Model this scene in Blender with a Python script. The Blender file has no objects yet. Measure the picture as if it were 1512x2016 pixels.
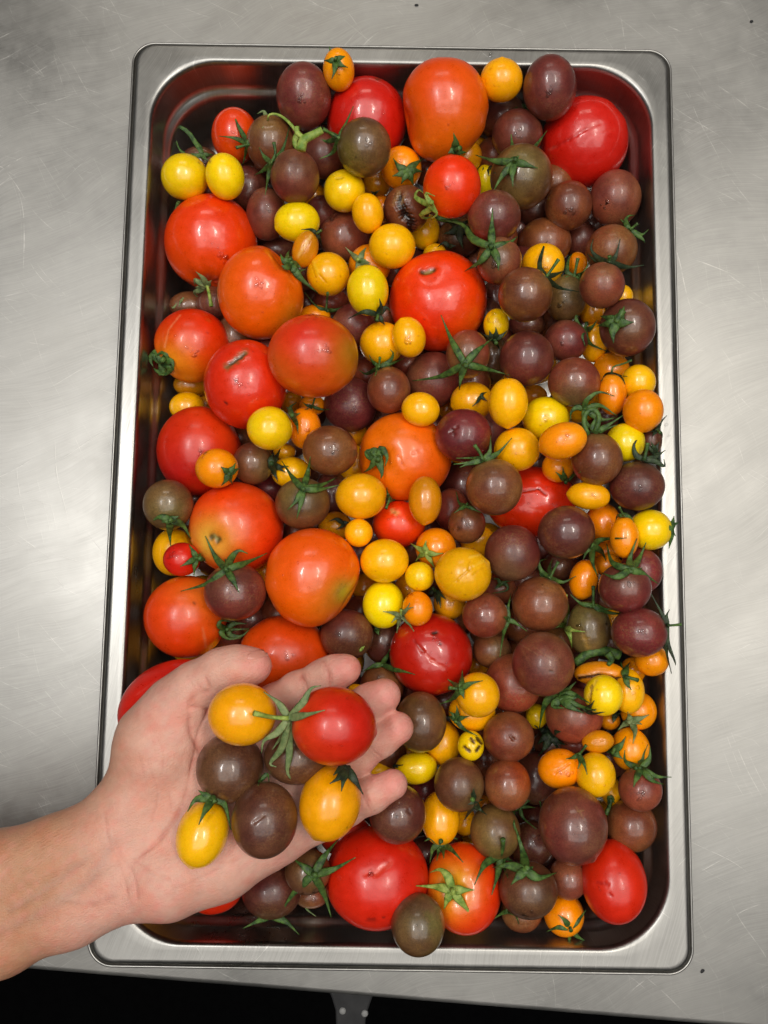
import bpy, bmesh, math, random
import numpy as np
from mathutils import Matrix, Vector

SC = bpy.context.scene
COL = SC.collection
rng = np.random.default_rng(7)
random.seed(7)

# ------------------------------------------------------------------ camera
RIM = 0.067                                   # height of the pan rim above the table
F = 1680.0                                    # focal length in photo pixels (1512 wide)
CX, CY = 756.0, 1008.0
R_WC = None
def rodrigues(w):
    th = np.linalg.norm(w); k = np.array(w) / th
    K = np.array([[0, -k[2], k[1]], [k[2], 0, -k[0]], [-k[1], k[0], 0]])
    return np.eye(3) + math.sin(th) * K + (1 - math.cos(th)) * K @ K
R_WC = rodrigues([3.02855, 0.02188, 0.0016])
T_WC = np.array([0.00712, -0.01851, 0.48143])
CAM = -R_WC.T @ T_WC + np.array([0, 0, RIM])
cam_d = bpy.data.cameras.new('camera'); cam = bpy.data.objects.new('camera', cam_d); COL.objects.link(cam)
M = np.eye(4); M[:3, :3] = R_WC.T @ np.diag([1, -1, -1]); M[:3, 3] = CAM
cam.matrix_world = Matrix(M.tolist())
cam_d.sensor_fit = 'HORIZONTAL'; cam_d.sensor_width = 36; cam_d.lens = 36 * F / 1512
cam_d.clip_start = 0.01; cam_d.clip_end = 50
SC.camera = cam

# ------------------------------------------------------------------ light
world = bpy.data.worlds.new('World'); SC.world = world; world.use_nodes = True
bg = world.node_tree.nodes['Background']
bg.inputs[0].default_value = (1.0, 0.985, 0.96, 1); bg.inputs[1].default_value = 0.05
def lamp(name, loc, size, power, color, aim=(0, 0, 0)):
    l = bpy.data.lights.new(name, 'AREA'); l.shape = 'RECTANGLE'; l.size, l.size_y = size
    l.energy = power; l.color = color
    o = bpy.data.objects.new(name, l); COL.objects.link(o); o.location = loc
    o.rotation_euler = (Vector(loc) - Vector(aim)).to_track_quat('Z', 'Y').to_euler()
    return o
lamp('ceiling_panel', (0.26, -0.14, 2.15), (2.7, 2.5), 41, (1.0, 0.972, 0.925), aim=(0.26, -0.14, 0))
for dy in (-0.14, 0.14):        # two twin-tube fittings
    lamp('ceiling_lamp', (-0.66, 0.16 + dy, 2.0), (0.50, 0.10), 4.3, (1.0, 0.985, 0.96))
    lamp('ceiling_lamp', (0.56, 0.20 + dy, 2.0), (0.50, 0.10), 4.3, (1.0, 0.935, 0.83))
lamp('ceiling_lamp', (-0.2, 2.3, 2.1), (1.2, 0.5), 6, (1.0, 0.92, 0.80))
SC.view_settings.view_transform = 'Standard'; SC.view_settings.look = 'None'
SC.view_settings.exposure = 0.05; SC.view_settings.gamma = 1.0
SC.cycles.use_denoising = True
SC.cycles.max_bounces = 8

# ------------------------------------------------------------------ helpers
def ray(px, py):
    d = R_WC.T @ np.array([(px - CX) / F, (py - CY) / F, 1.0]); return d        # unit step along the optical axis
def at(px, py, z):
    d = ray(px, py); return CAM + d * ((z - CAM[2]) / d[2])
def depth(p):
    return float((R_WC @ (np.array(p) - CAM))[2])
def to_px(P):
    q = (np.asarray(P) - CAM) @ R_WC.T
    return q[:, :2] / q[:, 2:3] * F + np.array([CX, CY])
def lin(r, g, b):
    f = lambda c: (c / 255 / 12.92) if c <= 10 else ((c / 255 + 0.055) / 1.055) ** 2.4
    return np.array([f(r), f(g), f(b)])
def mesh_obj(name, verts, faces, mat, parent=None, cols=None, smooth=True):
    me = bpy.data.meshes.new(name)
    verts = np.asarray(verts, dtype=np.float32)
    if isinstance(faces, np.ndarray):
        k = faces.shape[1]; nf = faces.shape[0]
        me.vertices.add(len(verts)); me.vertices.foreach_set('co', verts.ravel())
        me.loops.add(nf * k); me.loops.foreach_set('vertex_index', faces.astype(np.int32).ravel())
        me.polygons.add(nf); me.polygons.foreach_set('loop_start', np.arange(0, nf * k, k, dtype=np.int32))
        me.update(calc_edges=True)
    else:
        me.from_pydata([tuple(map(float, v)) for v in verts], [], faces)
    if cols is not None:
        a = me.color_attributes.new('Col', 'FLOAT_COLOR', 'POINT')
        c4 = np.ones((len(verts), 4), dtype=np.float32); c4[:, :3] = cols
        a.data.foreach_set('color', c4.ravel())
    me.materials.append(mat)
    if smooth: me.polygons.foreach_set('use_smooth', np.ones(len(me.polygons), dtype=bool))
    me.update()
    o = bpy.data.objects.new(name, me); COL.objects.link(o)
    if parent is not None: o.parent = parent
    return o
def tag(o, label=None, cat=None, group=None, kind=None):
    if label: o['label'] = label
    if cat: o['category'] = cat
    if group: o['group'] = group
    if kind: o['kind'] = kind
    return o
def empty(name, loc):
    o = bpy.data.objects.new(name, None); COL.objects.link(o); o.location = [float(x) for x in loc]; return o
def tube(pts, rad, n=8, flat=1.0, side=None, cap=True):
    """swept ring; flat<1 squashes along the 'up' axis; side = preferred normal"""
    pts = np.asarray(pts, float); m = len(pts); V = []; Fc = []
    up = np.array(side if side is not None else (0, 0, 1.0))
    for i in range(m):
        t = pts[min(i + 1, m - 1)] - pts[max(i - 1, 0)]; t /= (np.linalg.norm(t) + 1e-12)
        a = np.cross(up, t); la = np.linalg.norm(a)
        if la < 1e-3: a = np.cross(np.array([1, 0.3, 0]), t); la = np.linalg.norm(a)
        a /= la; b = np.cross(t, a)
        for k in range(n):
            th = 2 * math.pi * k / n
            V.append(pts[i] + rad[i] * (math.cos(th) * a + math.sin(th) * b * flat))
    for i in range(m - 1):
        for k in range(n):
            Fc.append((i * n + k, i * n + (k + 1) % n, (i + 1) * n + (k + 1) % n, (i + 1) * n + k))
    if cap:
        Fc.append(tuple(range(n - 1, -1, -1))); Fc.append(tuple((m - 1) * n + k for k in range(n)))
    return V, Fc
def smooth_path(pts, n):
    pts = [np.array(p, float) for p in pts]
    if len(pts) == 2: return [pts[0] + (pts[1] - pts[0]) * i / (n - 1) for i in range(n)]
    P = [2 * pts[0] - pts[1]] + pts + [2 * pts[-1] - pts[-2]]
    out = []
    for j in range(n):
        s = j / (n - 1) * (len(pts) - 1); i = min(int(s), len(pts) - 2); t = s - i
        p0, p1, p2, p3 = P[i:i + 4]
        out.append(0.5 * ((2 * p1) + (-p0 + p2) * t + (2 * p0 - 5 * p1 + 4 * p2 - p3) * t * t + (-p0 + 3 * p1 - 3 * p2 + p3) * t ** 3))
    return out

# ------------------------------------------------------------------ materials
def new_mat(name):
    m = bpy.data.materials.new(name); m.use_nodes = True
    nt = m.node_tree; p = nt.nodes['Principled BSDF']; return m, nt, p
def N(nt, typ, **kw):
    n = nt.nodes.new(typ)
    for k, v in kw.items():
        if k.startswith('i_'):
            key = k[2:]; key = int(key) if key.isdigit() else key.replace('_', ' ')
            n.inputs[key].default_value = v
        else: setattr(n, k, v)
    return n
def ramp(nt, src, a, b, va=0.0, vb=1.0):
    n = N(nt, 'ShaderNodeMapRange'); nt.links.new(src, n.inputs[0])
    n.inputs[1].default_value = a; n.inputs[2].default_value = b; n.inputs[3].default_value = va; n.inputs[4].default_value = vb
    return n.outputs[0]
def math_(nt, op, a, b=None):
    n = N(nt, 'ShaderNodeMath', operation=op)
    for i, x in enumerate((a, b)):
        if x is None: continue
        if isinstance(x, (int, float)): n.inputs[i].default_value = x
        else: nt.links.new(x, n.inputs[i])
    return n.outputs[0]
def skin_mat(name, r0, r1, coat, sss, speck, bump, dust=0.0):
    m, nt, p = new_mat(name); L = nt.links.new
    at_ = N(nt, 'ShaderNodeAttribute', attribute_name='Col')
    tc = N(nt, 'ShaderNodeTexCoord'); oi = N(nt, 'ShaderNodeObjectInfo')
    off = N(nt, 'ShaderNodeVectorMath', operation='ADD'); L(tc.outputs['Object'], off.inputs[0])
    cb = N(nt, 'ShaderNodeCombineXYZ'); L(oi.outputs['Random'], cb.inputs[0]); L(oi.outputs['Random'], cb.inputs[1]); L(cb.outputs[0], off.inputs[1])
    V = off.outputs[0]
    n1 = N(nt, 'ShaderNodeTexNoise', i_Scale=1500.0, i_Detail=2.0); L(V, n1.inputs['Vector'])
    n2 = N(nt, 'ShaderNodeTexNoise', i_Scale=170.0, i_Detail=4.0, i_Roughness=0.6); L(V, n2.inputs['Vector'])
    n3 = N(nt, 'ShaderNodeTexNoise', i_Scale=420.0, i_Detail=3.0); L(V, n3.inputs['Vector'])
    s = ramp(nt, n1.outputs[0], 0.35, 0.7, 1 - speck, 1 + speck)
    s2 = ramp(nt, n2.outputs[0], 0.3, 0.7, 0.90, 1.10)
    mu = math_(nt, 'MULTIPLY', s, s2)
    vm = N(nt, 'ShaderNodeVectorMath', operation='SCALE'); L(at_.outputs['Color'], vm.inputs[0]); L(mu, vm.inputs['Scale'])
    # tiny dark pores
    vo = N(nt, 'ShaderNodeTexVoronoi', i_Scale=150.0); L(V, vo.inputs['Vector'])
    pore = ramp(nt, vo.outputs['Distance'], 0.035, 0.07, 0.72, 1.0)
    vm2 = N(nt, 'ShaderNodeVectorMath', operation='SCALE'); L(vm.outputs[0], vm2.inputs[0]); L(pore, vm2.inputs['Scale'])
    last = vm2.outputs[0]
    if dust:      # pale olive-gold flecks in patches, as on unripe shoulders
        nd = N(nt, 'ShaderNodeTexNoise', i_Scale=1050.0, i_Detail=2.0, i_Roughness=0.7); L(V, nd.inputs['Vector'])
        nb_ = N(nt, 'ShaderNodeTexNoise', i_Scale=46.0, i_Detail=3.0); L(V, nb_.inputs['Vector'])
        fd = math_(nt, 'MULTIPLY', ramp(nt, nd.outputs[0], 0.46, 0.66), ramp(nt, nb_.outputs[0], 0.42, 0.66, 0.12, 1.0))
        mxd = N(nt, 'ShaderNodeMix', data_type='RGBA'); L(math_(nt, 'MULTIPLY', fd, dust), mxd.inputs[0]); L(last, mxd.inputs[6]); mxd.inputs[7].default_value = (0.30, 0.17, 0.06, 1)
        nc_ = N(nt, 'ShaderNodeTexNoise', i_Scale=62.0, i_Detail=3.0); L(V, nc_.inputs['Vector'])
        mxe = N(nt, 'ShaderNodeMix', data_type='RGBA', blend_type='MULTIPLY'); L(ramp(nt, nc_.outputs[0], 0.40, 0.62, 0.0, 0.9), mxe.inputs[0]); L(mxd.outputs[2], mxe.inputs[6]); mxe.inputs[7].default_value = (0.62, 0.50, 0.62, 1)
        last = mxe.outputs[2]
    L(last, p.inputs['Base Color'])
    L(ramp(nt, n2.outputs[0], 0.35, 0.65, r0, r1), p.inputs['Roughness'])
    wet = math_(nt, 'MULTIPLY', ramp(nt, n2.outputs[0], 0.45, 0.55, 0.25, 1.0), ramp(nt, oi.outputs['Random'], 0.35, 0.55, coat * 0.3, coat))
    L(wet, p.inputs['Coat Weight']); p.inputs['Coat Roughness'].default_value = 0.10
    p.inputs['Subsurface Weight'].default_value = sss
    p.inputs['Subsurface Radius'].default_value = (0.6, 0.25, 0.1); p.inputs['Subsurface Scale'].default_value = 0.006
    p.inputs['Specular IOR Level'].default_value = 0.48
    b = N(nt, 'ShaderNodeBump', i_Strength=bump, i_Distance=0.0006)
    h = math_(nt, 'ADD', math_(nt, 'MULTIPLY', n3.outputs[0], 0.6), math_(nt, 'MULTIPLY', n1.outputs[0], 0.10))
    L(h, b.inputs['Height']); L(b.outputs[0], p.inputs['Normal'])
    return m
M_RED = skin_mat('red_skin', 0.27, 0.38, 0.8, 0.06, 0.06, 0.16)
M_DARK = skin_mat('dusky_skin', 0.34, 0.44, 0.8, 0.0, 0.22, 0.22, dust=0.42)
M_YEL = skin_mat('yellow_skin', 0.23, 0.32, 0.8, 0.12, 0.04, 0.14)

def green_mat(name, c1, c2):
    m, nt, p = new_mat(name); L = nt.links.new
    tc = N(nt, 'ShaderNodeTexCoord'); n = N(nt, 'ShaderNodeTexNoise', i_Scale=330.0, i_Detail=4.0); L(tc.outputs['Object'], n.inputs['Vector'])
    mx = N(nt, 'ShaderNodeMix', data_type='RGBA'); mx.inputs[6].default_value = (*c1, 1); mx.inputs[7].default_value = (*c2, 1)
    L(ramp(nt, n.outputs[0], 0.35, 0.65), mx.inputs[0]); L(mx.outputs[2], p.inputs['Base Color'])
    p.inputs['Roughness'].default_value = 0.55; p.inputs['Subsurface Weight'].default_value = 0.08
    p.inputs['Subsurface Scale'].default_value = 0.001
    b = N(nt, 'ShaderNodeBump', i_Strength=0.7, i_Distance=0.0005)
    n2 = N(nt, 'ShaderNodeTexNoise', i_Scale=1400.0, i_Detail=3.0); L(tc.outputs['Object'], n2.inputs['Vector'])
    L(n2.outputs[0], b.inputs['Height']); L(b.outputs[0], p.inputs['Normal'])
    return m
GREEN = {'g': green_mat('sepal_green', lin(34, 62, 22), lin(80, 112, 44)),
         'l': green_mat('sepal_lime', lin(96, 128, 40), lin(160, 176, 82)),
         'd': green_mat('sepal_dark', lin(20, 34, 16), lin(48, 66, 34)),
         'p': green_mat('sepal_pale', lin(86, 108, 62), lin(128, 142, 92))}

def steel_mat(name, base, r0, r1, brush, tint=1.0, table=False):
    m, nt, p = new_mat(name); L = nt.links.new
    tc = N(nt, 'ShaderNodeTexCoord'); V = tc.outputs['Object']
    p.inputs['Metallic'].default_value = 1.0
    big = N(nt, 'ShaderNodeTexNoise', i_Scale=7.0, i_Detail=5.0, i_Roughness=0.6); L(V, big.inputs['Vector'])
    fine = N(nt, 'ShaderNodeTexNoise', i_Scale=120.0, i_Detail=5.0, i_Roughness=0.7); L(V, fine.inputs['Vector'])
    # brushed grain and scratches at several angles, gently curved
    wn = N(nt, 'ShaderNodeTexNoise', i_Scale=9.0, i_Detail=1.0); L(V, wn.inputs['Vector'])
    wv = N(nt, 'ShaderNodeVectorMath', operation='SCALE'); L(wn.outputs['Color'], wv.inputs[0]); wv.inputs['Scale'].default_value = 0.045
    warp = wv.outputs[0]
    def streak(ang, sx, sy, lo, hi, det=2.0):
        mp = N(nt, 'ShaderNodeMapping', vector_type='TEXTURE'); mp.inputs['Rotation'].default_value = (0, 0, ang); mp.inputs['Scale'].default_value = (1.0 / sx, 1.0 / sy, 1.0)
        if warp is not None: L(warp, mp.inputs['Location'])
        L(V, mp.inputs['Vector']); n = N(nt, 'ShaderNodeTexNoise', i_Scale=1.0, i_Detail=det, i_Roughness=0.55); L(mp.outputs[0], n.inputs['Vector'])
        return ramp(nt, n.outputs[0], lo, hi)
    grain = streak(brush, 30, 1500, 0.3, 0.7, 3.0)
    sc = None
    for i, (a, sx, sy) in enumerate([(0.5, 14, 900), (-0.9, 18, 1100), (1.9, 10, 800), (-0.25, 16, 1000), (2.6, 12, 950)] if table else [(0.9, 25, 1100), (-0.7, 30, 1300), (1.5, 20, 1000)]):
        s = streak(a, sx, sy, 0.70, 0.78, 1.0)
        sc = s if sc is None else math_(nt, 'MAXIMUM', sc, s)
    soft = streak(brush + 0.15, 5, 70, 0.3, 0.7, 4.0)
    sc = math_(nt, 'MULTIPLY', sc, ramp(nt, fine.outputs[0], 0.4, 0.6))
    vv = math_(nt, 'ADD', math_(nt, 'MULTIPLY', ramp(nt, big.outputs[0], 0.3, 0.7, -0.05, 0.05), 1.0), math_(nt, 'MULTIPLY', ramp(nt, fine.outputs[0], 0.3, 0.7, -0.015, 0.015), 1.0))
    vv = math_(nt, 'ADD', vv, math_(nt, 'MULTIPLY', sc, 0.20))
    vv = math_(nt, 'ADD', vv, math_(nt, 'MULTIPLY', math_(nt, 'SUBTRACT', grain, 0.5), 0.06))
    vv = math_(nt, 'ADD', vv, math_(nt, 'MULTIPLY', math_(nt, 'SUBTRACT', soft, 0.5), 0.035))
    vv = math_(nt, 'ADD', vv, base)
    cc = N(nt, 'ShaderNodeCombineColor'); L(vv, cc.inputs[0]); L(math_(nt, 'MULTIPLY', vv, 0.978), cc.inputs[1]); L(math_(nt, 'MULTIPLY', vv, 0.925), cc.inputs[2])
    L(cc.outputs[0], p.inputs['Base Color'])
    rr = math_(nt, 'ADD', ramp(nt, big.outputs[0], 0.35, 0.65, r0, r1), ramp(nt, fine.outputs[0], 0.3, 0.7, -0.02, 0.02))
    rr = math_(nt, 'ADD', rr, math_(nt, 'MULTIPLY', sc, 0.08))
    L(rr, p.inputs['Roughness'])
    b = N(nt, 'ShaderNodeBump', i_Strength=0.35, i_Distance=0.00012)
    h = math_(nt, 'ADD', math_(nt, 'MULTIPLY', grain, 0.22), math_(nt, 'ADD', math_(nt, 'MULTIPLY', sc, 0.7), math_(nt, 'MULTIPLY', fine.outputs[0], 0.3)))
    L(h, b.inputs['Height']); L(b.outputs[0], p.inputs['Normal'])
    return m
M_TABLE = steel_mat('worktop_steel', 0.40, 0.38, 0.56, 0.35, table=True)
M_RIM = steel_mat('rim_steel', 0.31, 0.28, 0.44, 1.2)
M_PAN = steel_mat('pan_steel', 0.44, 0.28, 0.38, 1.57)
def plain(name, c, rough, metal=0.0):
    m, nt, p = new_mat(name); p.inputs['Base Color'].default_value = (*c, 1)
    p.inputs['Roughness'].default_value = rough; p.inputs['Metallic'].default_value = metal
    tc = N(nt, 'ShaderNodeTexCoord'); n = N(nt, 'ShaderNodeTexNoise', i_Scale=90.0, i_Detail=4.0); nt.links.new(tc.outputs['Object'], n.inputs['Vector'])
    nt.links.new(ramp(nt, n.outputs[0], 0.3, 0.7, max(0.02, rough - 0.08), rough + 0.08), p.inputs['Roughness'])
    return m
M_FLOOR = plain('floor_black', (0.0012, 0.0012, 0.0014), 0.9)
M_FLOOR.node_tree.nodes['Principled BSDF'].inputs['Specular IOR Level'].default_value = 0.05
M_PLASTIC = plain('dark_plastic', (0.008, 0.008, 0.009), 0.7)
M_RIVET = plain('rivet_white', (0.20, 0.20, 0.195), 0.6)
m, nt, p = new_mat('water'); nt.nodes.remove(p)
ou = nt.nodes['Material Output']; tr = N(nt, 'ShaderNodeBsdfTransparent'); gl = N(nt, 'ShaderNodeBsdfGlossy'); gl.inputs['Roughness'].default_value = 0.03
fr = N(nt, 'ShaderNodeFresnel'); fr.inputs['IOR'].default_value = 1.42; ms = N(nt, 'ShaderNodeMixShader'); tr.inputs[0].default_value = (0.97, 0.97, 0.97, 1)
nt.links.new(fr.outputs[0], ms.inputs[0]); nt.links.new(tr.outputs[0], ms.inputs[1]); nt.links.new(gl.outputs[0], ms.inputs[2]); nt.links.new(ms.outputs[0], ou.inputs['Surface'])
M_WATER = m

# ------------------------------------------------------------------ worktop, floor
e0 = at(60, 1911, 0.0); e1 = at(1512, 2029, 0.0)
ed = (e1 - e0); ed /= np.linalg.norm(ed); en = np.array([-ed[1], ed[0], 0])      # along the front edge, and inward
mid = (e0 + e1) / 2
prof = [(1.7, 0.0), (0.30, 0.0), (0.0035, 0.0), (0.0018, -0.0004), (0.0006, -0.0015), (0.0, -0.0035), (0.0, -0.040), (0.0015, -0.042), (0.02, -0.042), (0.02, -0.040), (1.7, -0.040)]
V = []; Fc = []
NX = 12
for i in range(NX + 1):
    s = -1.3 + 2.6 * i / NX
    for (a, z) in prof: V.append(mid + ed * s + en * a + np.array([0, 0, z]))
k = len(prof)
for i in range(NX):
    for j in range(k - 1): Fc.append((i * k + j, (i + 1) * k + j, (i + 1) * k + j + 1, i * k + j + 1))
tag(mesh_obj('worktop', V, Fc, M_TABLE), 'scratched brushed stainless steel worktop with folded front edge', 'worktop', kind='structure')
fz = -0.85
tag(mesh_obj('floor', [(-4, -4, fz), (4, -4, fz), (4, 4, fz), (-4, 4, fz)], [(0, 1, 2, 3)], M_FLOOR), kind='structure')

# shelf handle hanging under the front edge, dark with two pale rivets
def at_l(px, py, z): return at(px, py, z)
hz = -0.0425
hp = empty('drawer_handle', at(696, 1990, hz))
base = at(696, 1990, hz)
def rel(p): return np.array(p) - base
outl = [(642, 1940), (653, 1966), (660, 1990), (662, 2040), (718, 2040), (720, 2008), (725, 1988), (734, 1962), (742, 1940)]
top = [rel(at(x, y, hz)) for x, y in outl]; bot = [rel(at(x, y, hz)) + np.array([0, 0, -0.012]) for x, y in outl]
n_ = len(outl); Vv = top + bot
Ff = [tuple(range(n_ - 1, -1, -1)), tuple(range(n_, 2 * n_))] + [(i, (i + 1) % n_, n_ + (i + 1) % n_, n_ + i) for i in range(n_)]
o = mesh_obj('grip', Vv, Ff, M_PLASTIC, hp, smooth=False)
bv = o.modifiers.new('edge', 'BEVEL'); bv.width = 0.0012; bv.segments = 2
for (x, y) in ((674.5, 1990), (718, 1995)):
    c = rel(at(x, y, hz)); r = 0.0022
    vs = [c + np.array([0, 0, 0.0012])]; fs = []
    for rr, zz in ((0.7, 0.001), (1.0, 0.0004), (1.0, -0.001)):
        for q in range(16): vs.append(c + np.array([r * rr * math.cos(q * math.pi / 8), r * rr * math.sin(q * math.pi / 8), zz]))
    for q in range(16):
        fs.append((0, 1 + q, 1 + (q + 1) % 16))
        for l in (0, 1): fs.append((1 + l * 16 + q, 17 + l * 16 + q, 17 + l * 16 + (q + 1) % 16, 1 + l * 16 + (q + 1) % 16))
    mesh_obj('rivet', vs, fs, M_RIVET, hp)
tag(hp, 'dark handle with two pale rivets below the front edge of the worktop', 'handle')

# ------------------------------------------------------------------ pan
def ring(inset, rc, z, n=14):
    hx, hy = 0.1625 - inset, 0.265 - inset; out = []
    for (sx, sy, a0) in ((1, 1, 0), (-1, 1, 90), (-1, -1, 180), (1, -1, 270)):
        for i in range(n + 1):
            a = math.radians(a0 + 90 * i / n)
            out.append((sx * (hx - rc) + rc * math.cos(a), sy * (hy - rc) + rc * math.sin(a), z + RIM))
    # subdivide straights for slight waviness
    return out
def loft(rings):
    n = len(rings[0]); V = [p for r in rings for p in r]; Fc = []
    for i in range(len(rings) - 1):
        for k in range(n): Fc.append((i * n + k, i * n + (k + 1) % n, (i + 1) * n + (k + 1) % n, (i + 1) * n + k))
    return V, Fc
pan = empty('steel_pan', (0, 0, 0))
rim_prof = [(0.0145, 0.037, -0.0022), (0.0012, 0.014, -0.0068), (0.0003, 0.0135, -0.0072), (0.0, 0.0138, -0.0062), (0.0, 0.0138, -0.0040), (0.0004, 0.0135, -0.0033), (0.0011, 0.0130, -0.0031),
            (0.0015, 0.0125, -0.0040), (0.0018, 0.0122, -0.0062), (0.0024, 0.0118, -0.0066), (0.0029, 0.0115, -0.0060), (0.0032, 0.0112, -0.0016), (0.0037, 0.011, -0.0005), (0.0048, 0.0105, 0.0), (0.0060, 0.0105, 0.0), (0.0105, 0.030, 0.0), (0.0125, 0.036, 0.0001),
            (0.0133, 0.037, -0.0001), (0.0140, 0.0375, -0.0008), (0.0145, 0.0375, -0.0018), (0.0148, 0.0375, -0.0032)]
V, Fc = loft([ring(*q) for q in rim_prof])
# flatten the normals of the flange with a tight loop handled by profile density
mesh_obj('rim', V, Fc, M_RIM, pan)
in_prof = [(0.0148, 0.0375, -0.0032), (0.0150, 0.037, -0.006), (0.0152, 0.037, -0.0205), (0.0158, 0.037, -0.0228), (0.0172, 0.036, -0.0245), (0.0188, 0.035, -0.0258), (0.0198, 0.034, -0.0275), (0.0203, 0.034, -0.030),
           (0.0225, 0.033, -0.053), (0.0235, 0.033, -0.0575), (0.0262, 0.031, -0.0615), (0.0300, 0.028, -0.0635), (0.0345, 0.025, -0.0642)]
V, Fc = loft([ring(*q) for q in in_prof]); n = len(ring(0, .01, 0)); Fc.append(tuple((len(in_prof) - 1) * n + k for k in range(n)))
mesh_obj('basin', V, Fc, M_PAN, pan)
out_prof = [(0.0143, 0.0383, -0.0045), (0.0144, 0.0378, -0.0205), (0.0190, 0.035, -0.0280), (0.0217, 0.034, -0.055), (0.0290, 0.029, -0.0660), (0.0345, 0.025, -0.0668)]
V, Fc = loft([ring(*q) for q in out_prof]); Fc.append(tuple((len(out_prof) - 1) * n + k for k in range(n)))
mesh_obj('outer_wall', V, [tuple(reversed(f)) for f in Fc], M_RIM, pan)
tag(pan, 'deep rectangular stainless steel catering pan with wide rim, heaped with tomatoes', 'pan')
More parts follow.
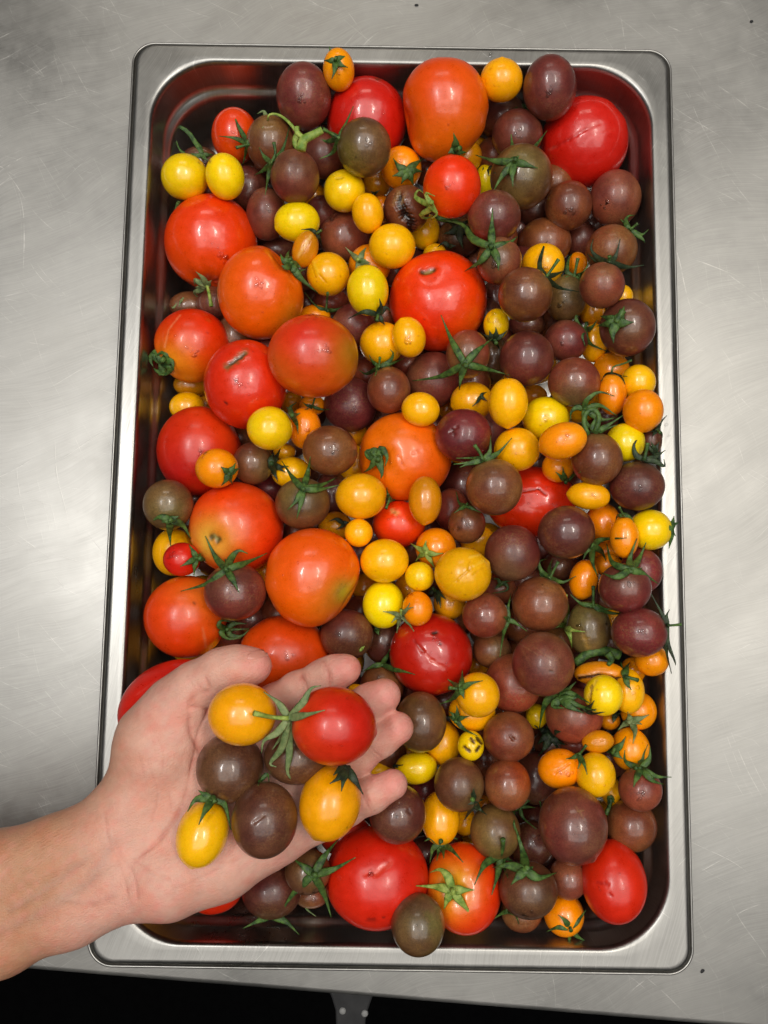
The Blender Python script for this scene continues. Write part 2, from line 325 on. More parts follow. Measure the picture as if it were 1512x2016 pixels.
# ------------------------------------------------------------------ tomatoes: id kind cx cy rx ry ang layer colour | label
DATA = """
1 d 598 190 54 62 0 4 dp|smooth dusky purple cherry tomato at the far end, next to the small starred orange one
2 y 667 138 31 39 5 5 or|small orange cherry tomato with a five-point green star leaning on the far wall
3 R 722 238 79 80 0 2 cr|glossy crimson tomato with a tiny brown scar beside the heart-shaped orange tomato
4 R 873 219 88 97 0 4 og|large heart-shaped orange tomato at the far end of the pan
5 y 987 158 42 40 0 4 yo|bare golden cherry tomato between the heart-shaped orange tomato and a purple oval one
6 d 1082 174 52 60 8 5 dp|smooth purple-brown oval cherry tomato resting over the cracked red tomato at the far end
7 R 1149 282 85 86 0 3 cr|large red tomato with a long healed crack in the far corner
8 d 990 232 45 44 0 1 dk|dark cherry tomato half hidden beside the heart-shaped orange tomato, under the golden one
9 d 1018 266 50 48 0 3 dk|wet dark cherry tomato tucked under the purple oval and above the big dark star
10 d 1026 349 61 62 0 4 do|large dark speckled cherry tomato wearing a long six-point green star
11 d 1051 412 38 32 0 1 dk|nearly hidden dark cherry tomato under the large six-point star tomato
12 d 1119 405 46 47 0 3 db|shiny wet brown cherry tomato touching the pinkish matte one by the cracked red tomato
13 d 1211 391 50 54 0 3 dr|matte pinkish brown cherry tomato below the cracked red tomato, by the wall
14 r 890 368 57 59 0 5 ro|small bright red-orange tomato with a curled lime calyx at its side
15 d 800 412 46 45 0 3 db|brown tomato with a torn black rotten split, beside the bright red-orange one
16 y 790 331 40 41 0 3 or|orange cherry tomato under a ragged dark green star, below the heart-shaped tomato
17 d 717 291 53 55 0 5 do|olive-brown cherry tomato with a calyx on its side, over the glossy crimson tomato
18 y 678 376 41 40 0 4 ye|bright lemon yellow cherry tomato with a small dent, under the olive-brown one
19 y 724 420 31 38 8 4 yo|small golden egg-shaped tomato with brown specks, beside the lemon yellow dented one
20 d 678 467 50 50 0 2 dr|reddish purple tomato with a scabby scar, between yellow cherry tomatoes
21 y 772 485 46 43 0 4 yo|plump golden cherry tomato directly below the brown split one
22 y 742 360 30 30 0 1 am|shadowed amber tomato with a withered tip, behind the lemon yellow dented one
23 y 836 456 30 35 0 1 yo|half hidden golden tomato behind the rotten split brown tomato
24 d 903 468 42 38 0 1 dk|dark cherry tomato in shadow beneath a tangle of green sepals
25 d 973 426 52 50 0 4 dp|dusky purple cherry tomato directly below the six-point star tomato
26 d 983 514 44 46 0 5 dr|rosy brown cherry tomato under a thick bright green star with long arms
27 d 1072 478 52 48 0 2 db|rusty brown cherry tomato behind the golden one with spiky black-tipped sepals
28 d 1142 473 32 38 0 1 dk|small wet dark tomato wedged between three brown ones below the pinkish matte tomato
29 d 1204 492 50 48 0 4 db|brown cherry tomato with a green stalk poking towards the wall
30 y 1069 521 42 41 0 3 yo|golden cherry tomato crossed by the dark sepals of a brown neighbour
31 d 1185 562 44 45 0 6 dr|glossy crimson-brown cherry tomato with long thin sepals spreading over its top
32 d 1034 580 53 53 0 6 db|large smooth brown cherry tomato with a green stalk pointing to the golden one
33 d 1114 588 40 46 0 3 do|greenish brown cherry tomato with an upright stalk, wedged beside the large smooth brown one
34 y 1136 521 20 24 0 1 or|sliver of an orange tomato behind an upright green stalk
35 y 1224 585 22 24 0 2 yo|sliver of a golden tomato above the purple-brown tomato with the flat thick star
36 y 1166 614 25 27 0 2 am|small translucent amber tomato beneath the crimson-brown one
37 y 1169 675 26 38 0 2 yo|narrow golden tomato squeezed beside the purple-brown tomato with the flat thick star
38 d 1235 645 54 56 0 5 dp|large purple-brown cherry tomato with a flat thick green star against the wall
39 y 977 639 25 31 0 4 ye|tiny yellow plum tomato with dark sepals beside the large red-orange centre tomato
40 d 1037 706 53 54 0 5 dk|big smooth dark cherry tomato directly below the hidden dark one and the tiny yellow plum
41 d 1114 671 43 41 0 3 dp|wet purple cherry tomato with a cluster of droplets, beside the big smooth dark one
42 d 1037 638 36 27 0 1 dk|thin band of a dark tomato between two large smooth ones
43 d 1130 752 51 48 0 5 dr|pinkish brown cherry tomato with greenish blush, above the curling green stems
44 y 1203 730 36 36 0 2 or|shadowed orange tomato behind a green stalk near the wall
45 y 1256 753 34 35 0 3 yo|golden orange cherry tomato touching the wall above the round orange one
46 y 1205 777 28 41 5 4 or|slim orange plum tomato capped by small dark sepals, below the pinkish brown one
47 y 1266 809 39 43 0 5 or|round bright orange cherry tomato at the wall, its dark calyx over the rim
48 d 921 697 43 47 0 5 dr|red-brown cherry tomato under the widest five-arm green star
49 R 862 592 96 98 0 3 ro|largest red-orange tomato in the middle with a small stem scar on top
50 d 853 748 53 55 0 2 dp|large dark purple tomato behind the wide green star and golden plum
51 d 765 768 43 46 0 4 db|smooth brown cherry tomato with two dark curled sepals at its top
52 y 828 806 38 34 -10 5 yo|golden plum tomato resting on top of the big orange tomato with a rolled calyx
53 y 752 676 44 42 0 3 yo|golden cherry tomato pressed by a smaller plum beside the green-blushed tomato
54 y 805 664 33 40 15 4 yo|small golden plum tomato overlapping a rounder golden one
55 y 724 572 41 49 5 5 ye|lemon yellow egg-shaped tomato with black-green sepals at its lower end
56 y 728 522 42 40 0 2 or|orange tomato hidden behind the lemon yellow egg, showing a grey-green star
57 y 646 540 42 42 0 4 yo|golden cherry tomato with a curved crack, beside the lemon yellow egg
58 y 585 437 45 38 5 4 ye|lemon yellow oval tomato lying above the split amber plum
59 y 601 491 25 36 -20 4 am|small amber plum with a pale lengthwise split and thin sepals
61 R 417 480 90 94 0 3 rr|big red-orange tomato near the forearm-side wall with a curled green calyx underneath
62 R 515 577 86 91 0 4 og|big waisted orange tomato leaning on the one with the curled calyx
63 R 617 702 89 81 0 6 rg|big red tomato blushing orange and olive green, highest of the row
64 R 484 756 82 88 0 5 rd|big red tomato with a corky brown scar slit
65 R 379 681 74 71 0 3 rt|red tomato with a fine crack line and a tightly curled green crown by the wall
66 R 393 888 82 88 0 3 rc|large crimson-orange tomato by the wall under the small orange starred one
67 y 427 922 42 39 0 6 or|orange cherry tomato with a short five-point star lying on a crimson tomato
68 d 498 912 40 42 0 4 do|small olive-brown cherry tomato with its dark calyx facing sideways
69 y 531 843 45 43 0 6 ye|bright yellow round cherry tomato with a calyx at its shoulder, below the scarred red one
70 y 600 843 32 41 0 4 or|orange cherry tomato behind the bright yellow round one
71 y 615 798 26 20 0 2 or|small orange tomato with stalk peeking from under the green-blushed tomato
72 y 572 792 25 22 0 1 am|shadowed amber tomato between the scarred red and the green-blushed tomato
73 d 690 797 53 53 0 2 dw|wine purple tomato with water beads below the green-blushed one
74 d 650 887 54 49 -8 5 db|smooth oval brown tomato, bare, below the wine purple one
75 R 796 900 93 88 0 3 oo|big plain orange tomato with a rolled green calyx
76 y 711 977 51 45 0 5 yo|large golden plum tomato lying sideways below the bare oval brown one
77 y 837 985 33 48 0 5 am|amber plum tomato with a pointed tip hanging over the small scarred red-orange one
78 r 785 1032 52 46 0 3 ro|small red-orange tomato with a pale round stem scar
79 y 706 1049 28 28 0 5 yo|tiny golden cherry tomato touching the large golden plum
80 y 660 1037 34 30 0 2 am|dim olive-amber tomato with dark sepals beside the tiny golden one
81 y 757 1104 48 43 8 5 yo|plump golden tomato beside the big dented orange tomato
82 y 755 1190 41 47 0 4 ye|lemon yellow tomato whose neighbour's star crosses its lower edge
83 y 826 1135 29 29 0 5 ye|tiny yellow cherry tomato between the plump golden and the cracked golden one
84 y 858 1079 40 40 0 4 or|orange cherry tomato with a neat bright five-point star
85 y 911 1130 56 53 0 6 yg|large golden tomato with a branching crack in its skin
86 y 822 1198 30 34 0 5 or|small orange tomato with a spidery star above the bruised red tomato
87 y 885 1188 32 32 0 3 am|amber tomato with blackened sepals under the cracked golden one
88 y 804 1158 28 28 0 2 am|half-buried amber tomato framed by four yellow ones
89 y 718 1155 28 28 0 1 am|shadowed amber tomato pressed against the big dented orange tomato
90 y 940 1065 34 32 0 2 yo|golden tomato peeking between two dark ones and the cracked golden tomato
91 d 919 1032 37 38 0 4 db|small brown cherry tomato with drooping green sepals at its top
92 d 888 1003 34 42 0 2 dr|wet brown tomato partly covered by its smaller brown neighbour
93 d 973 959 56 56 0 6 db|large warm brown cherry tomato with a spread calyx and stubby stalk
94 d 912 857 56 52 8 5 dw|large purple-brown tomato with puckered skin beside the yellow plums
95 y 929 790 42 38 0 3 yo|golden tomato with a speckled tip behind the tall yellow plum
96 y 1000 793 39 49 0 6 yo|tall golden plum tomato with a seam down one side
97 y 1051 780 26 22 0 2 am|shadowed olive-yellow tomato behind the tall golden plum
98 y 1074 824 46 43 0 4 ye|lemon yellow round tomato among three golden plums
99 y 1108 868 48 36 18 6 or|orange plum tomato lying slantwise over the lemon yellow round one
100 y 1018 885 45 43 0 5 yo|golden round tomato under the tall plum, crossed by a dark sepal tip
101 y 1098 920 31 30 0 4 or|small orange tomato with a pointed star, under the slanting plum
102 d 1175 904 50 52 0 5 db|smooth brown cherry tomato below the tangle of curling stems
103 y 1231 871 38 38 0 4 ye|yellow cherry tomato beside the tangle of curling stems
104 d 1254 957 53 48 0 6 dk|dark shiny cherry tomato bulging over the rim with a claw-like calyx
105 y 1159 976 42 27 -6 6 yo|slender golden plum tomato lying flat with a pointed nib
106 R 1046 988 88 70 0 2 rd|wide red tomato with wet cracks, boxed in by dark cherry tomatoes
107 d 1115 1048 56 53 0 6 dk|very dark round cherry tomato on the wide cracked red tomato
108 d 1009 1089 55 55 0 5 dk|large dark cherry tomato with a tan speckled base, below the wide red tomato
109 y 1187 1029 34 39 0 4 or|orange tomato pressed between the very dark one and an orange plum
110 y 1229 1058 28 41 0 6 or|upright orange plum tomato capped with sepals and a short stalk
111 y 1280 1043 42 40 0 5 ye|yellow tomato with a spiky green calyx lying over the rim
113 y 1192 1085 30 28 0 2 or|small orange tomato under the dark calyx near the wall
1131 y 1196 1112 28 22 0 2 or|thin orange slice of a tomato showing above the leaning orange plum
114 y 1149 1141 28 40 -12 4 or|small glossy orange plum leaning between dark cherry tomatoes
115 d 1230 1157 51 49 0 6 dw|purple cherry tomato topped by a broad clawed star by the wall
116 d 1262 1124 41 45 0 3 dw|purple tomato behind the broad clawed star, touching the wall
117 d 1063 1189 55 54 0 5 db|smooth olive-brown cherry tomato with a looped sepal at its top
118 d 1098 1115 33 28 0 2 dk|small dark tomato in a gap behind looped green sepals
119 d 1159 1238 43 55 0 4 do|olive-brown tomato with a golden scab and upright stalk
120 d 1104 1262 36 36 0 2 db|brown tomato behind a lime-green forked calyx
121 d 1258 1245 54 49 0 6 dw|wine purple cherry tomato at the rim with its stalk pointing outwards
122 y 1283 1300 33 31 0 4 or|orange tomato at the wall under the wine purple one
123 d 955 1211 45 44 0 5 dr|rosy brown cherry tomato with its calyx facing sideways, near the cracked golden one
124 d 968 1280 38 35 0 3 db|small brown cherry tomato with a greenish sheen below the rosy brown one
125 y 940 1308 25 25 0 1 am|dim olive tomato in the gap next to the bruised red tomato
126 d 980 1158 38 32 0 2 dr|dark red tomato with wiry curled sepals under the cracked golden one
127 d 1069 1307 61 63 0 6 dp|very large purple-brown tomato with fine golden scratches
128 d 1010 1345 55 58 0 4 dr|plum-red tomato half covered by the very large purple-brown one
129 R 848 1288 82 80 0 4 cd|bruised red tomato with a black speck and wrinkled wet skin above the fingers
130 y 941 1368 43 44 0 6 yo|round golden tomato with a green calyx stuck on its side, near the fingertips
131 y 929 1402 46 38 0 4 yo|golden tomato squashed beneath the round golden one
132 y 927 1468 26 29 0 5 ye|tiny yellow tomato with four black scars
133 y 871 1462 36 43 0 3 yo|golden tomato below the olive tomato at the ring fingertip
134 y 819 1512 42 31 5 4 ye|yellow tomato with a blunt nib and one black sepal between two fingers
135 y 742 1527 38 26 25 2 yo|yellow tomato seen as a wedge between ring and little finger
136 d 828 1421 51 59 0 5 do|large olive-brown tomato touching the ring fingertip
137 d 1001 1450 50 48 0 5 db|brown cherry tomato with a round blossom dimple
138 d 904 1544 49 52 0 5 do|dark olive-green tomato with a ragged calyx at its lower edge
139 d 999 1544 46 50 0 5 dr|red-brown cherry tomato flushed orange on one side
140 d 783 1602 56 57 0 5 dk|dark purple tomato directly under the little fingertip
141 y 867 1610 38 51 0 4 yo|golden tomato with its green calyx pointing to the near end
142 y 915 1617 24 27 0 2 yo|small golden tomato in shadow between an olive one and a golden one
143 d 975 1637 49 53 0 4 do|brown-olive cherry tomato with a chunky green stalk hub
144 d 1049 1662 46 46 0 2 dk|dark tomato deep in shadow beside the biggest brown one
145 d 1128 1625 67 74 0 6 dp|biggest purple-brown tomato with a fine pale scratch near the near end
146 d 1243 1625 49 50 0 4 db|smooth brown tomato against the wall near the near corner
147 d 1260 1554 42 42 0 5 dr|wet plum-coloured cherry tomato with a clawed calyx reaching over the rim
148 y 1102 1513 43 38 10 5 or|orange tomato with a wrinkled split, sharing a small star with its yellow neighbour
149 y 1172 1525 39 43 0 5 yo|golden round tomato under the small star next to the wrinkled orange one
150 y 1202 1556 20 30 0 3 yo|narrow yellow tomato behind the golden one with a green stub
151 y 1177 1460 31 22 5 5 am|small flat amber tomato above the golden round one
152 y 1241 1475 38 42 0 4 or|orange-gold tomato by the wall below a withered brown calyx
153 y 1257 1399 35 37 0 3 or|round orange tomato carrying a withered brown calyx
154 y 1188 1369 38 40 -10 6 ye|bright yellow oval half of a burst tomato
155 y 1236 1360 32 44 0 5 yo|golden tomato carrying a short green stub behind the burst one
156 y 1180 1326 49 24 0 5 am|amber burst tomato gaping in a dark slit
158 y 1200 1418 21 19 0 3 am|tiny amber tomato below the bright yellow oval half
159 d 1130 1408 56 54 0 4 dr|purple-brown tomato smothered in broad green sepals
160 y 1056 1410 21 24 0 2 ye|yellow-green sliver of a tomato beside a broad green sepal
162 d 1088 1464 38 30 0 1 dk|dark tomato under a ragged dark green tuft
163 d 1055 1532 43 50 0 2 dk|wet dark tomato between the flushed red-brown and the wrinkled orange one
164 R 742 1726 101 95 0 4 rb|large red tomato with a puddle of wet torn skin at the near end
165 R 912 1748 74 85 5 4 rt|red tomato with a yellow shoulder and lime-green star at the near end
166 d 823 1820 53 58 0 6 do|olive and purple oval tomato resting on the near edge of the pan
167 d 1040 1752 57 54 0 5 dg|dark green-brown tomato topped by a star with one very long sepal
168 d 1119 1729 37 40 0 4 dr|dusky pink cherry tomato between the long-sepal one and the plain red tomato
169 y 1110 1800 39 41 0 3 or|orange-yellow tomato with a star at the near end
170 R 1209 1735 64 78 0 4 rb|plain red egg-shaped tomato in the near corner
171 d 1027 1795 40 38 0 3 db|small brown tomato with a thin green sepal at the near end
172 d 535 1752 59 54 0 4 dk|dark plum tomato with green tips underneath, below the palm
173 d 606 1716 45 43 0 5 do|brown tomato with a wide dark green star below the palm
174 d 613 1763 34 24 0 2 dr|pinkish brown slice of a tomato under the wide dark star
175 R 682 1645 52 40 0 3 rb|red tomato just below the side of the hand
176 R 418 1748 60 48 0 3 rd|red tomato mostly covered by the heel of the hand
177 R 336 1386 106 82 28 5 cr|long crimson tomato leaning over the pan edge behind the thumb
178 R 367 1214 82 80 0 4 ob|orange-red tomato with a pale scratch and a curled green crown above the thumb
179 d 463 1165 61 57 0 6 dp|dark purple tomato with a large open green star over two red ones
181 r 358 1101 36 33 0 5 cr|smallest crimson tomato with a star, by the wall
182 y 342 1087 41 47 0 3 yo|golden tomato behind the smallest crimson one
183 d 331 994 49 50 0 5 do|olive-brown tomato by the wall with sepals draped downwards
184 R 466 1040 92 90 0 4 rs|big red tomato with a yellow-ringed stem scar
185 R 618 1137 95 97 0 5 og|big orange tomato with a flattened dent at its lower side
186 R 560 1292 90 80 0 3 ob|orange-red tomato between the thumb and the index finger
187 d 683 1250 52 50 0 4 dk|smooth dark tomato with a scrap of leaf, above the index fingertip
188 d 756 1262 40 46 0 2 dk|shadowed dark tomato between the bruised red one and the leaf-scrap one
189 d 752 1350 43 44 0 3 db|brown tomato under a trailing sepal behind the middle fingertip
190 d 596 991 54 51 0 5 do|olive tomato with a large upright green star above the dented orange tomato
191 y 573 930 39 31 0 3 yo|golden tomato crossed by sepals above the large upright star
192 y 560 890 22 16 0 2 yo|scrap of a yellow tomato under the bright round one
193 d 530 962 42 30 0 1 dw|wine-coloured tomato buried behind the yellow-ringed scar tomato
194 d 653 975 36 48 0 1 dk|dark tomato buried between an olive one and the large golden plum
195 y 378 757 36 24 0 1 am|dim amber tomato under the red one with a curled crown
196 y 369 801 35 29 0 2 yo|golden tomato by the wall above the large crimson-orange tomato
198 r 463 268 46 52 0 3 ro|small red-orange tomato with a sideways calyx in the far corner
199 d 533 283 48 53 0 3 db|brown tomato with a water bead beside the small red-orange one
200 d 581 348 48 51 0 5 dp|dusky tomato with an upright open green star in the far corner
201 d 638 307 40 43 0 3 dk|dark wet tomato under a thick green vine stub
203 d 393 320 38 30 0 2 dk|dark tomato under two very long green sepals by the far corner
204 y 364 349 46 44 0 4 ye|yellow tomato by the wall, on the forearm side of a pair in the far corner
205 y 443 348 38 44 8 5 ye|yellow oval tomato, the other of the pair, leaning on the red-orange one
206 d 490 375 40 46 0 1 dk|wet dark tomato in the gap beside the yellow oval
207 d 525 422 40 50 0 3 dp|dark tomato behind the lemon yellow oval and above the waisted orange one
208 d 550 492 34 26 0 1 dk|dark tomato glimpsed above a bright green stub
209 y 618 388 26 26 0 1 am|dim olive-yellow tomato beside the lemon yellow dented one
211 y 941 298 28 26 0 1 am|olive-gold tomato between the heart-shaped tomato and the wet dark one
212 y 957 356 22 32 0 1 ye|bright yellow sliver behind the sepals of the six-point star
213 d 846 340 32 30 0 1 db|brown tomato under the upright sepals behind the bright red-orange one
214 y 752 410 24 24 0 1 or|scrap of an orange tomato behind the small golden egg
215 y 857 500 24 20 0 1 yo|scrap of golden tomato above the largest red-orange tomato
216 d 976 590 30 40 0 1 dk|shadowed dark tomato beside the largest red-orange tomato
217 d 652 596 36 28 0 1 dr|reddish brown scrap of a tomato under the cracked golden one
218 y 620 624 31 24 0 2 or|orange tomato peeking over the green-blushed one beneath a thin stalk
219 d 697 640 43 42 0 3 dp|dark purple tomato below the lemon yellow egg
221 d 722 737 32 32 0 1 dr|red-brown tomato in shadow beside the green-blushed one
222 d 800 718 28 26 0 1 dr|brick brown scrap of a tomato below the small golden plum
223 d 375 602 42 28 0 1 db|shadowed brown tomato in the gap above the crack-line red one
224 d 972 708 32 48 0 1 do|dark olive tomato behind the tiny yellow plum's sepals
225 d 1281 868 22 32 0 2 dk|dark sliver of a tomato at the wall beside the yellow one
226 d 1130 1468 26 17 0 2 dr|small reddish brown scrap above the wrinkled orange tomato
227 d 836 1556 32 40 0 2 dw|wine-red tomato in shadow beside the dark olive-green one
228 y 706 1362 22 14 -20 4 yo|yellow sliver between index and middle finger
229 d 876 1380 34 30 0 2 dk|dark tomato below the bruised red one
230 y 956 1583 20 18 0 2 am|amber scrap beside the ragged dark calyx
231 y 1206 1226 20 30 0 2 am|dim amber scrap between the scabby olive tomato and the wine purple one
232 y 1246 1320 24 26 0 3 or|orange tomato wedged behind the golden stubbed one
"""
# held in the hand: same columns, last number is height above the rim in mm
HELD = """
301 y 477 1406 67 61 0 1 hy|golden orange tomato in the palm beside the thumb
302 r 657 1429 83 76 -6 2 hr|glossy red plum tomato held against the fingers, its long pale calyx spread
303 d 453 1511 66 67 0 0 hd|smooth brown tomato lying deepest in the palm under the golden orange one
304 d 583 1488 63 55 0 0 hd|dark tomato in the palm half covered by the red plum and its sepals
305 d 521 1614 65 72 0 1 hd|wet dark brown tomato with square glints at the edge of the palm
306 y 650 1580 60 73 -14 2 hy|orange oval tomato with a black-green cap at the base of the little finger
307 y 399 1641 50 65 -14 1 hl|yellow plum tomato with a green cap on the heel of the palm
"""
COLS = dict(
 dk=((102, 42, 36), (88, 62, 34)), dp=((122, 50, 44), (108, 76, 42)), dr=((150, 62, 44), (130, 88, 48)), db=((126, 60, 34), (122, 88, 42)),
 do=((112, 70, 40), (104, 94, 46)), dg=((84, 62, 34), (106, 56, 38)), dw=((124, 38, 42), (106, 48, 34)),
 ye=((255, 214, 2), (246, 204, 4)), yo=((252, 180, 2), (246, 168, 2)), yg=((236, 172, 4), (230, 162, 4)), or_=((250, 140, 0), (246, 150, 2)), am=((220, 140, 4), (190, 122, 10)),
 rd=((212, 36, 6), (224, 50, 2)), ro=((240, 50, 0), (240, 86, 0)), rr=((240, 62, 0), (236, 76, 0)), og=((240, 84, 0), (238, 104, 0)), oo=((240, 98, 0), (240, 116, 0)),
 cr=((196, 24, 14), (212, 34, 10)), rg=((228, 48, 6), (228, 104, 2)), rt=((220, 40, 2), (224, 62, 4)), rc=((218, 50, 6), (190, 24, 14)),
 cd=((184, 22, 10), (204, 34, 8)), rb=((204, 32, 8), (218, 42, 6)), ob=((220, 66, 4), (216, 92, 10)), rs=((224, 50, 4), (228, 66, 4)),
 hy=((252, 172, 0), (248, 160, 0)), hl=((250, 196, 2), (240, 176, 2)), hr=((204, 26, 6), (220, 56, 6)), hd=((98, 54, 38), (104, 70, 40)))
COLS['or'] = COLS['or_']
